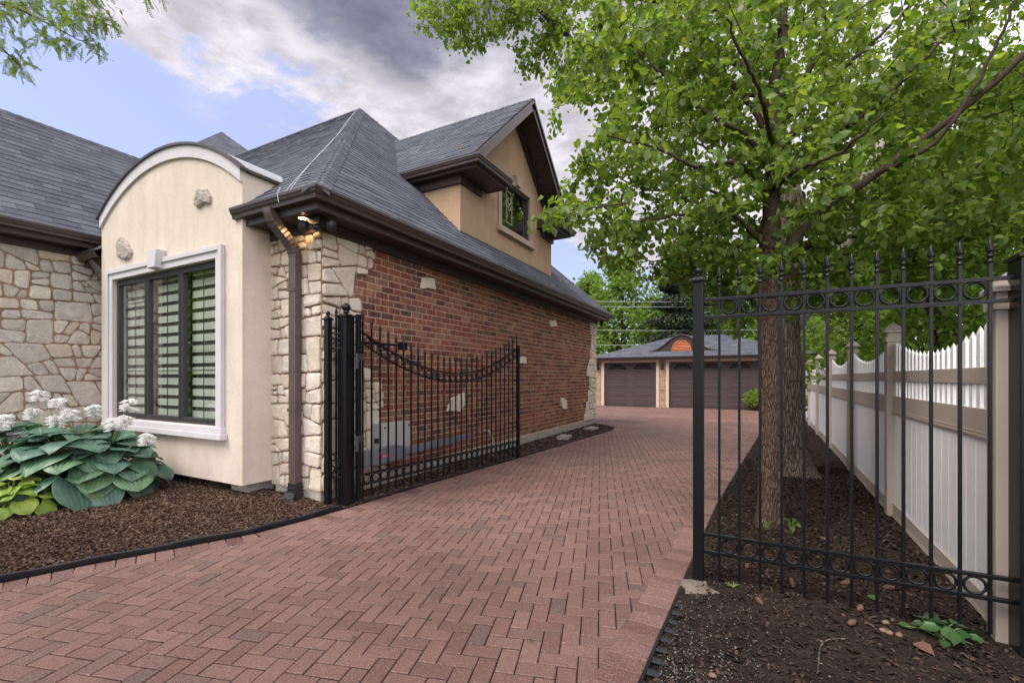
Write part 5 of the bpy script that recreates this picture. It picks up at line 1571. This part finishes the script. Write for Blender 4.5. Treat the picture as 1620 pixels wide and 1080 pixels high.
def locust():
    t = thing('locust_tree', 'feathery-leaved tree whose branch tips hang in at the top left corner', 'tree', (-15.5, -.8, 0))
    b = MB(); rg = random.Random(33)
    limb(b, [(-15.5, -.8, -.1), (-15.4, -.7, 3), (-15.2, -.4, 6)], .28, .16, 8, .01, rg, 10)
    nodes = []
    for pts in ([(-15.2, -.4, 5.8), at(-160, -60, 8.2), at(-40, -10, 7.2), at(40, 20, 6.9), at(110, 55, 6.8), at(150, 75, 6.8)], [(-15.2, -.4, 5.9), at(-100, -110, 8), at(60, -60, 7.2), at(140, -5, 7.0), at(180, 30, 7.0)],
                [at(-160, -60, 8.2), at(-60, 40, 7.4), at(0, 75, 7.1), at(35, 110, 7.0)], [at(60, -60, 7.2), at(170, -50, 7.2), at(250, -15, 7.2)]):
        nodes += limb(b, pts, .035, .004, 9, .012, rg, 5)
    bl = [(tuple(at(u, v, d)), r, int(n * .62)) for (u, v, d, r, n) in [(20, 20, 7, .42, 38), (70, 30, 6.9, .40, 36), (120, 45, 6.8, .34, 30), (140, 15, 7, .34, 30), (165, 40, 7, .16, 8), (15, 75, 7.1, .26, 20), (30, 105, 7, .12, 7), (90, 70, 6.8, .16, 10), (-40, 40, 7.2, .5, 30), (50, -40, 7.1, .5, 36), (140, -30, 7.1, .4, 24), (245, -12, 7.2, .22, 10), (185, 25, 7, .06, 4)]]
    tw = MB(); g = np.random.default_rng(34)
    C, nm, ax, sz = crown(nodes, bl, 35, 4, 1, .05, tw, .005, droop=.6, shell=.1)
    # each point becomes a drooping compound leaf of paired leaflets
    LC, LN, LA = [], [], []
    for i in range(len(C)):
        side = np.cross(nm[i], ax[i]); Lf = .17 * g.uniform(.7, 1.2); k = 9
        for j in range(k):
            s = (j + 1) / k; p = C[i] + ax[i] * Lf * s - np.array([0, 0, .03 * s * s])
            for sg in (-1, 1):
                a = side * sg * .8 + ax[i] * .55; a = a / np.linalg.norm(a); LC.append(p + a * .014); LN.append(nm[i] + g.normal(size=3) * .2); LA.append(a)
    LC, LA, LN = np.array(LC), np.array(LA), np.array(LN); LN = unit(LN - LA * np.sum(LN * LA, 1, keepdims=True))
    n = len(b.v); b.v += tw.v; b.f += [tuple(i + n for i in f) for f in tw.f]
    b.build('trunk', M['twig'], t)
    link('crown', leaf_mesh('crown', M['leafD'], LC, LN, LA, np.full(len(LC), .034) * g.uniform(.8, 1.2, len(LC)), .1, .24), t)


locust()


# ------------------------------------------------------------------ wires
for i, (v0, v1, u1) in enumerate(((470, 474, 1110), (478, 482, 1110), (516, 519, 1110), (540, 542, 1110))):
    d = 30; A, B = at(560, v0 - 6, d), at(1250, v1 + 2, d - 1); b = MB()
    b.tube([A.lerp(B, t) - Vector((0, 0, .25 * (1 - (2 * t - 1) ** 2))) for t in [k / 14 for k in range(15)]], .012, 5)
    tag(b.build('utility_wire', M['wire']), ('topmost pale overhead wire crossing the trees above the garage', 'second pale overhead wire from the top, close under the topmost', 'third pale overhead wire, at the height of the far eave end',
                                             'lowest pale overhead wire, just above the garage roof')[i], 'wire', 'overhead wires behind the garage')


# ------------------------------------------------------------------ hostas
def hosta_leaf(mb, base, dirv, up, L, Wd, rg, droop=.9, cup=.25):
    """one broad ribbed heart-shaped blade"""
    base, dirv, up = Vector(base), Vector(dirv).normalized(), Vector(up); side = dirv.cross(up).normalized(); up = side.cross(dirv)
    nl, nw = 9, 17; n0 = len(mb.v); wav = rg.uniform(0, 6)
    for i in range(nl + 1):
        t = i / nl; w = Wd * .5 * (sin(pi * min(1, (t * .92 + .08)) ** .72)) ** .75 if t < 1 else 0
        th = droop * t * t
        cpos = base + dirv * (L * (t - .12) * (1 - .22 * th)) - up * (L * .5 * th * t)
        for k in range(nw):
            s = k / (nw - 1) * 2 - 1
            back = -.20 * L * max(0, 1 - t * 2.2) * abs(s) ** 1.6 * 1.0
            rib = .010 * cos(s * pi * 8) * (1 - abs(s)) * sin(pi * t)
            z = cup * w * (abs(s) ** 1.5) * (1 - .9 * t) - cup * .5 * w * abs(s) ** 3 + rib + .012 * sin(s * 5 + t * 6 + wav) * abs(s)
            mb.v.append(tuple(cpos + side * (w * s) + dirv * back + up * z)); mb.rib.append((1.0 if k % 2 == 0 else -1.0) * (1 if k != 8 else 1.6) + (1.6 if abs(s) > .99 else 0))
    for i in range(nl):
        for k in range(nw - 1):
            a = n0 + i * nw + k; mb.f.append((a, a + 1, a + nw + 1, a + nw))


def flower_head(mb, p, rg, n=34, s=.056):
    for i in range(n):
        a = rg.uniform(0, 6.28); z = -.12 * i / n; d = Vector((cos(a), sin(a), -.35)).normalized(); q = p + Vector((0, 0, z))
        pth = [q, q + d * s * .5, q + d * s * 1.0]; mb.tube(pth, [.004, .008, .017], 6, cap=False)
        for k in range(5):
            b = a + k * 1.256; e = Vector((cos(b), sin(b), .1)) * .018; c = pth[2]
            mb.poly([c, c + d * .008 + e * .6 + Vector((0, 0, .008)), c + d * .022 + e * 1.4, c + d * .008 + e * .6 - Vector((0, 0, .008))])


def hosta(label, c, R, H, n, Ls, m, seed, flowers=(), front=None):
    rg = random.Random(seed); t = thing('hosta', label, 'hosta', (c[0], c[1], .05), 'hostas in front of the bay window'); mb = MB(); st = MB(); B = Vector((c[0], c[1], .05))
    for i in range(n):
        s = (i + .5) / n; a = i * 2.39996 + rg.uniform(-.25, .25); el = s                  # s 0 centre/top .. 1 rim/low
        r = R * (.12 + .62 * s ** .8); z = H * (1 - .78 * s ** 1.5) * rg.uniform(.9, 1.05)
        p = B + Vector((cos(a) * r, sin(a) * r, z)); ao = a + rg.uniform(-.5, .5); out = Vector((cos(ao), sin(ao), .45 - 1.2 * s + rg.uniform(-.25, .25)))
        L = Ls * rg.uniform(.8, 1.15) * (.8 + .25 * s); hosta_leaf(mb, p, out, Vector((rg.uniform(-.35, .35), rg.uniform(-.35, .35), 1)) + Vector((cos(a), sin(a), 0)) * .35 * s, L, L * rg.uniform(.98, 1.14), rg, rg.uniform(.25, .75), rg.uniform(.05, .28))
        st.tube([B + Vector((cos(a) * .06, sin(a) * .06, 0)), B.lerp(p, .55) + Vector((0, 0, .08)), p], [.011, .009, .006], 5)
    mb.build('foliage', m, t, smooth=True); st.build('stems', M['stalk'], t)
    for (u, v, d) in flowers:
        p = at(u, v, d); s = MB(); q = B + Vector((rg.uniform(-.1, .1), rg.uniform(-.1, .1), .2)); s.tube([q, q.lerp(p, .5) + Vector((0, 0, .1)), p], [.008, .006, .004], 5); k = s.build('flower_stalk', M['stalk'], t)
        f = MB(); flower_head(f, p + Vector((0, 0, .04)), rg); f.build('flower_head', M['petal'], k)


hosta('large blue-green hosta with white flowers at the left edge of the photo', (-7.75, 2.05), .85, .78, 56, .36, M['hosta'], 3, [(8, 660, 5.6), (28, 682, 5.3), (2, 672, 5.2)])
hosta('large blue-green hosta with tall white flower heads, middle of the row below the bay window', (-7.0, 2.33), .85, .80, 64, .38, M['hosta'], 4, [(62, 622, 5.4), (92, 634, 5.3), (88, 662, 5.2), (112, 652, 5.3), (52, 650, 5.5), (148, 645, 5.5)])
hosta('blue-green hosta right up against the bay under its window corner', (-6.72, 2.55), .62, .66, 50, .32, M['hosta'], 5, [(204, 636, 5.3), (198, 662, 5.2), (232, 690, 5.2), (180, 668, 5.2)])
hosta('low yellow-green hosta in front of the blue-green ones', (-6.75, 1.72), .50, .36, 44, .17, M['hostay'], 6)


# ------------------------------------------------------------------ edging, operator, odds and ends
def curve_strip(tab, y0, y1, off, th, z0, z1):
    pts = []
    y = y0
    while y <= y1 + 1e-6: pts.append(Vector((lerp_y(tab, y) + off, y, 0))); y += .08
    mb = MB(); rg = random.Random(9)
    for i, p in enumerate(pts):
        t = (pts[min(i + 1, len(pts) - 1)] - pts[max(i - 1, 0)]).normalized(); n = Vector((t.y, -t.x, 0)); w = Vector((0, 0, .004 * sin(i * .9) + .003 * sin(i * .37)))
        for (a, z) in ((-th, z0), (th, z0), (th, z1 - .008), (th * 1.5, z1 - .004), (th * .8, z1 + .004), (-th * .8, z1 + .004), (-th * 1.5, z1 - .004), (-th, z1 - .008)): mb.v.append(tuple(p + n * a + Vector((0, 0, z)) + w))
    k = 8
    for i in range(len(pts) - 1):
        for j in range(k):
            j2 = (j + 1) % k; mb.f.append((i * k + j, i * k + j2, (i + 1) * k + j2, (i + 1) * k + j))
    return mb


o = curve_strip(LEFT, -3.5, 3.56, -.004, .006, -.05, .055).build('edging', M['blackpl'], smooth=True)
tag(o, 'black plastic edging between the mulch bed and brick drive, left of the gate', 'edging')
o = curve_strip(LEFT, 3.82, 13.0, -.004, .006, -.05, .030).build('edging', M['blackpl'], smooth=True)
tag(o, 'black plastic edging along the narrow mulch strip under the brick wall', 'edging')
eg = thing('edging', 'black paver edging with spiked tabs along the right side of the drive', 'edging', (-.48, 2.19, 0))
curve_strip(RIGHT, -2, 18, .006, .005, -.05, .006).build('strip', M['blackpl'], eg, smooth=True)
tabm = MB(); n = 8
tabm.prism([Vector((0, -.028, 0)), Vector((.06, -.022, 0)), Vector((.082, 0, -.004)), Vector((.06, .022, 0)), Vector((0, .028, 0))], (0, 0, .012), .003)
tabm.box(.012, -.012, .0125, .018, .012, .02); tabm.box(.03, -.012, .0125, .036, .012, .018)
tabm.lathe([(.007, 0), (.007, .01)], (.055, 0, .0122), 8)
tabm.v = [(x * .80, y * .70, z * .7) for x, y, z in tabm.v]; tm = tabm.mesh('tab', M['dirtybl'])
for i in range(13):
    y = 1.75 + i * .108; tb = link('tab', tm, eg, loc=(right_x(y) + .014, y, .004)); tb.rotation_euler = (random.uniform(-.1, .1), random.uniform(0, .2), random.uniform(-.12, .12))


def operator():
    c = thing('control_box', 'grey gate control cabinet at the foot of the brick wall behind the gate', 'control box', (-4.24, 4.95, .3))
    p = on_x(582, 752, -4.2); q = on_x(624, 683, -4.16)
    b = MB(); y0, y1 = 4.30, 4.86; b.box(-4.315, y0, .36, -4.16, y1, .86); cb = b.build('cabinet', M['greybox'], c, bevel=.01)
    MB().box(-4.159, y0 + .015, .375, -4.135, y1 - .015, .85).build('door', M['greybox'], cb, bevel=.008)
    b = MB()
    for (y, z) in ((y0 + .05, .41), (y0 + .05, .81), (y1 - .05, .41), (y1 - .05, .81)): b.box(-4.1345, y - .012, z - .012, -4.128, y + .012, z + .012)
    b.box(-4.25, y0 - .02, .62, -4.19, y0 - .001, .68); b.build('latch', M['blackpl'], c)
    o = thing('gate_operator', 'dark grey gate operator with long ram lying low along the wall behind the gate', 'gate operator', (-4.05, 4.3, .4))
    b = MB(); a = Vector((-4.10, 3.95, .40)); e = Vector((-3.99, 6.05, .46)); t = (e - a).normalized(); side = Vector((t.y, -t.x, 0)).normalized()
    b.frame_box(a - side * .05 - Vector((0, 0, .02)), t * .62, side * .10, Vector((0, 0, .17))); b.prism([a - side * .05 + Vector((0, 0, .1505)), a + side * .05 + Vector((0, 0, .1505)), a + side * .05 + t * .58 + Vector((0, 0, .151)), a - side * .05 + t * .58 + Vector((0, 0, .151))], (0, 0, .02), .02)
    b.build('motor_housing', M['greyarm'], o, bevel=.01)
    b = MB(); b.tube([a + t * .621 + Vector((0, 0, .06)), e + Vector((0, 0, .06))], 1, shape=rect_shape(.045, .035), up=(0, 0, 1)); b.build('ram', M['greyarm'], o)
    b = MB(); k = a + side * .051 + t * .25 + Vector((0, 0, .055)); b.frame_box(k, t * .14, side * .002, Vector((0, 0, .035))); b.build('red_badge', M['red'], o)
    b = MB(); k = a + side * .0535 + t * .262 + Vector((0, 0, .066))
    for j in range(7): b.frame_box(k + t * .016 * j, t * .009, side * .001, Vector((0, 0, .012)))
    b.build('badge_lettering', M['cable'], o)
    b = MB(); b.box(-4.16, 5.15, .20, -3.98, 5.35, .24); b.build('bracket', M['greybox'], o)
    p = on_x(783, 735, -4.22); z = on_x(779, 680, -4.22).z
    b = MB(); b.tube(bez([(-4.20, 7.15, -.03), (-4.20, 7.15, .3), (-4.22, 7.14, z - .08), (-4.26, 7.10, z - .005), (-4.32, 7.06, z)], 6), .021, 10)
    tag(b.build('conduit', M['greybox'], smooth=True), 'grey conduit pipe bending into the brick wall behind the gate', 'pipe')


operator()


def rock(name, label, cat, c, r, m, seed, group=None):
    rg = random.Random(seed); b = MB(); n, k = 9, 6
    for i in range(k + 1):
        for j in range(n):
            th, ph = pi * i / k, 2 * pi * j / n; f = rg.uniform(.85, 1.1)
            b.v.append((c[0] + r[0] * sin(th) * cos(ph) * f, c[1] + r[1] * sin(th) * sin(ph) * f, c[2] + r[2] * cos(th) * (f if 0 < i < k else 1)))
    for i in range(k):
        for j in range(n):
            j2 = (j + 1) % n; b.f.append((i * n + j, (i + 1) * n + j, (i + 1) * n + j2, i * n + j2))
    return tag(b.build(name, m, smooth=True), label, cat, group)


def slab(name, label, cat, cx, cy, lx, ly, h, rz, m, seed, z=.02):
    rg = random.Random(seed); c2 = roughen([(-lx, -ly), (lx, -ly), (lx, ly), (-lx, ly)], .012, rg, .06); ca, sa = cos(rz), sin(rz); b = MB()
    b.prism([Vector((cx + ca * x - sa * y, cy + sa * x + ca * y, z)) for x, y in c2], (0, 0, h), .012); return tag(b.build(name, m), label, cat)


slab('paving_stone', 'pale flat stone lying in the mulch by the wall, nearer one', 'stone', -3.92, 10.0, .13, .26, .07, .15, M['concrete'], 1, .02)
slab('paving_stone', 'pale flat stone lying in the mulch near the far house corner', 'stone', -3.95, 12.1, .12, .24, .05, -.1, M['concrete'], 2, .03)
slab('concrete_footing', 'lump of pale concrete round the foot of the slim iron post', 'concrete', -.33, 3.36, .11, .10, .022, .3, M['oldcon'], 5, .0)


def scatter():
    g = np.random.default_rng(44)
    def chips(name, m, label, cat, n, pick, size, flat=.6, asp=.28):
        P = np.array([pick() for _ in range(n)]); ax = g.normal(size=(n, 3)); ax[:, 2] *= .35; ax = unit(ax); nm = g.normal(size=(n, 3)) * flat * .6 + np.array([0, 0, 1]); nm = unit(nm - ax * np.sum(nm * ax, 1, keepdims=True))
        o = link(name, leaf_mesh(name, m, P, nm, ax, size * g.uniform(.45, 1.5, n) ** 1.2, .35, asp)); struct(o, 'stuff'); o['label'] = label; o['category'] = cat
    def left():
        while True:
            y = g.uniform(.2, 3.55) if g.random() < .8 else g.uniform(1.3, 3.55); x = left_x(y) - g.uniform(0.01, 1) ** 1.25 * 5
            if x > -9.4: break
        t = 1 - (left_x(y) - x) / (left_x(y) + 9.6); return (x, y, ZL(x, y, t) + .006)
    chips('mulch_chips', M['chip'], 'shredded brown mulch chips covering the bed under the bay window', 'mulch', 52000, left, .025, .8)
    def strip():
        y = g.uniform(3.65, 13.6); w = max(left_x(y), -4.34) + 4.37; t = g.random(); x = -4.36 + w * t; return (x, y, ZS(x, y, t) + .006)
    chips('mulch_chips', M['chip'], 'brown mulch chips along the foot of the brick wall', 'mulch', 9000, strip, .034, .8)
    def right():
        y = g.uniform(1.2, 9) if g.random() < .8 else g.uniform(1.2, 20); x = g.uniform(right_x(y) + .03, min(2.3, fence_x(y) - .02 if y > 3.6 else 2.3)); t = (x - right_x(y)) / (2.4 - right_x(y)); return (x, y, ZR(x, y, t) + .004)
    chips('leaf_litter', M['debris'], 'dark soil litter, needles and bark bits under the trees', 'litter', 17000, right, .0155, .9, .22)
    chips('bark_chips', M['darkchip'], 'dark brown bark mulch scattered over the soil round the tree trunks', 'mulch', 16000, right, .026, .8)
    chips('needles', M['debris'], 'fallen thin needles and stem bits on the dark soil', 'litter', 2600, right, .042, .35, .035)
    def grit():
        y = 1.2 + abs(g.normal()) * .9; x = right_x(y) + .05 + abs(g.normal()) * .28; t = (x - right_x(y)) / (2.4 - right_x(y)); return (x, y, ZR(x, y, t) + .003)
    chips('grit', M['grit'], 'pale grit strewn on the soil beside the drive edging', 'grit', 5500, grit, .0075, .8, .5)


scatter()


def small_things():
    rg = random.Random(12)
    def zr(x, y): return ZR(x, y, (x - right_x(y)) / (2.4 - right_x(y)))
    cones = [(1182, 902, 'below the second picket of the iron panel'), (1253, 932, 'upright, below the fourth picket of the iron panel'), (1201, 963, 'lying on open soil nearest the drive'), (1340, 932, 'long one under the sixth picket'),
             (1407, 933, 'under the eighth picket of the iron panel'), (1361, 970, 'just in front of the seventh picket'), (1348, 994, 'front-most, at the foot of the seventh picket'), (1303, 859, 'behind the iron panel beside the slim trunk')]
    for i, (u, v, w) in enumerate(cones):
        p = at(u, v, EYE * 720 / (v - 597)); z = zr(p.x, p.y); a = rg.uniform(0, 3.1); L = .055 if i in (3,) else .042; d = Vector((cos(a), sin(a), .15 if i != 1 else 1.6)).normalized(); c = Vector((p.x, p.y, z + .018)); b = MB()
        m_ = 9; b.tube([c + d * L * (k / (m_ - 1) - .5) * 1.6 for k in range(m_)], [.016 * (sin(pi * (.08 + .9 * k / (m_ - 1))) ** .7) * (1.15 if k % 2 else .85) for k in range(m_)], 9)
        tag(b.build('pine_cone', M['cone']), 'small brown pine cone ' + w, 'pine cone', 'pine cones on the soil')
    for i, (u, v, w) in enumerate([(1397, 1003, 'leftmost of the pebble cluster'), (1407, 1006, 'in the middle of the pebble cluster'), (1422, 1008, 'rightmost of the pebble cluster'), (1401, 990, 'hindmost of the pebble cluster'), (1127, 1073, 'alone near the bottom edge by the edging tabs')]):
        p = at(u, v, EYE * 720 / (v - 597)); rock('pebble', 'tan pebble ' + w + ' below the iron panel' * (i < 4), 'pebble', (p.x, p.y, zr(p.x, p.y) + .008), (.019, .015, .013), M['pebble'], i, 'pebbles on the soil')
    def leaves(name, label, cat, pts, m, size, fold, lift=.012):
        g = np.random.default_rng(3); n = len(pts); C = np.array([(p[0], p[1], p[2] + lift) for p in pts]); ax = g.normal(size=(n, 3)); ax[:, 2] = .1; ax = unit(ax); nm = g.normal(size=(n, 3)) * .25 + np.array([0, 0, 1]); nm = unit(nm - ax * np.sum(nm * ax, 1, keepdims=True))
        return tag(link(name, leaf_mesh(name, m, C, nm, ax, np.full(n, size), fold, .42)), label, cat)
    def gp(u, v): p = at(u, v, EYE * 720 / (v - 597)); return (p.x, p.y, zr(p.x, p.y))
    leaves('fallen_leaf', 'single fresh green fallen leaf on the soil below the seventh picket', 'leaf', [gp(1381, 949)], M['weed'], .075, .1)
    leaves('fallen_leaf', 'large reddish brown dead leaf near the leafy sprig at the right', 'leaf', [gp(1460, 1028)], M['dead'], .10, .3)
    # leafy sprig by the right post and weeds at the slim trunk
    def plant(label, base, n, R, H, size, seed, m='weed', name='weed'):
        g = np.random.default_rng(seed); t = thing(name, label, 'weed', base); b = MB(); B = Vector(base); C, A = [], []
        for i in range(n):
            a = g.uniform(0, 6.28); r = R * g.uniform(.2, 1); tip = B + Vector((cos(a) * r, sin(a) * r, H * g.uniform(.4, 1))); b.tube([B, B.lerp(tip, .6) + Vector((0, 0, H * .25)), tip], [.003, .0025, .0015], 4, cap=False); C.append(tip); A.append((cos(a), sin(a), -.1))
        C, A = np.array(C), unit(np.array(A) + g.normal(size=(n, 3)) * .3); nm = g.normal(size=(n, 3)) * .35 + np.array([0, 0, 1]); nm = unit(nm - A * np.sum(nm * A, 1, keepdims=True))
        b.build('stems', M['stalk'], t); link('leaves', leaf_mesh('leaves', M[m], C, nm, A, size * g.uniform(.7, 1.25, n), .2, .4), t)
    M['sprig'] = mat('glossy_dark_leaf', [(.022, .060, .016), (.035, .085, .024)], .3, 6, .15, spec=.5)
    plant('glossy dark green leafy sprig at the foot of the thick right fence post', gp(1490, 1005), 22, .17, .07, .085, 1, 'sprig', 'sprig')
    plant('small bright green weed at the left foot of the slim tree trunk', gp(1213, 842), 12, .07, .10, .035, 2)
    plant('taller green weed at the right foot of the slim tree trunk', gp(1253, 850), 16, .09, .16, .04, 3)
    plant('tiny green weed in the mulch strip below the gate', (on_x(608, 787, -4.0).x + .05, 4.55, .02), 7, .03, .03, .016, 4)
    plant('tiny green weed sprouting from a joint in the middle of the brick drive', at(698, 940, EYE * 720 / 343), 6, .018, .015, .013, 5)
    plant('tiny green weed in a drive joint nearest the camera', at(680, 980, EYE * 720 / 383), 6, .016, .015, .013, 6)
    plant('tiny weed on the soil beside the edging tabs', gp(1160, 935), 8, .05, .03, .018, 7)
    # bits of leaf blown onto the drive
    for i, (u, v) in enumerate([(122, 958), (378, 905), (1002, 858), (760, 820), (905, 905), (560, 1010), (1040, 760), (690, 835), (840, 1015), (250, 1000)]):
        p = at(u, v, EYE * 720 / (v - 597)); g = np.random.default_rng(i); a = g.uniform(0, 6.28); ax = np.array([[cos(a), sin(a), .1]])
        o = link('leaf_bit', leaf_mesh('leaf_bit', M['dead'], np.array([[p.x, p.y, .009]]), np.array([[0., 0.1, 1.]]), unit(ax), np.array([g.uniform(.018, .034)]), .4, .35)); tag(o, 'tiny curled brown leaf bit lying on the brick drive', 'leaf', 'leaf bits on the drive')
    # a bent twig on the soil
    b = MB(); P = [gp(1294, 1072), gp(1298, 1035), gp(1312, 1022), gp(1340, 1020)]; b.tube(bez([(p[0], p[1], p[2] + .012) for p in P], 5), .004, 5); tag(b.build('twig', M['bark2']), 'thin bent grey twig lying on the soil in front of the iron panel', 'twig')
    # small bush beside the garage door
    c = at(1196, 632, 20); bush = bg_shrub('small rounded green shrub at the garage right of the trunk edge', (c.x, c.y, 0), .55, .95, 21)


def bg_shrub(label, base, r, h, seed):
    g = np.random.default_rng(seed); n = 900; t = thing('shrub', label, 'shrub', base); d = unit(g.normal(size=(n, 3))) * (g.random(n) ** .4)[:, None]
    C = np.array(base)[None] + np.stack([d[:, 0] * r, d[:, 1] * r, h * .55 + d[:, 2] * h * .45], 1); ax = unit(d + g.normal(size=(n, 3)) * .5); nm = g.normal(size=(n, 3)) * .5 + np.array([0, 0, 1]); nm = unit(nm - ax * np.sum(nm * ax, 1, keepdims=True))
    b = MB(); B = Vector(base)
    for k in range(7): a = k * .9; b.tube([B, B + Vector((cos(a) * r * .5, sin(a) * r * .5, h * .7))], [.015, .006], 5)
    b.build('stems', M['twig'], t); link('foliage', leaf_mesh('foliage', M['leafB'], C, nm, ax, .09 * g.uniform(.7, 1.2, n)), t); return t


small_things()

# outward normals on every small built mesh (leaf meshes are two-sided and skipped)
import bmesh
_done = set()
for o in S.objects:
    if o.type != 'MESH' or o.data.name in _done or len(o.data.polygons) > 9000: continue
    _done.add(o.data.name)
    if any(k in o.name for k in ('crown', 'leaves', 'foliage', 'chips', 'grit', 'litter', 'deck', 'sheer', 'pane', 'bay', 'dormer', 'reveal', 'fallen', 'flower', 'leaf_bit')): continue
    bm = bmesh.new(); bm.from_mesh(o.data); bmesh.ops.recalc_face_normals(bm, faces=bm.faces); bm.to_mesh(o.data); bm.free()
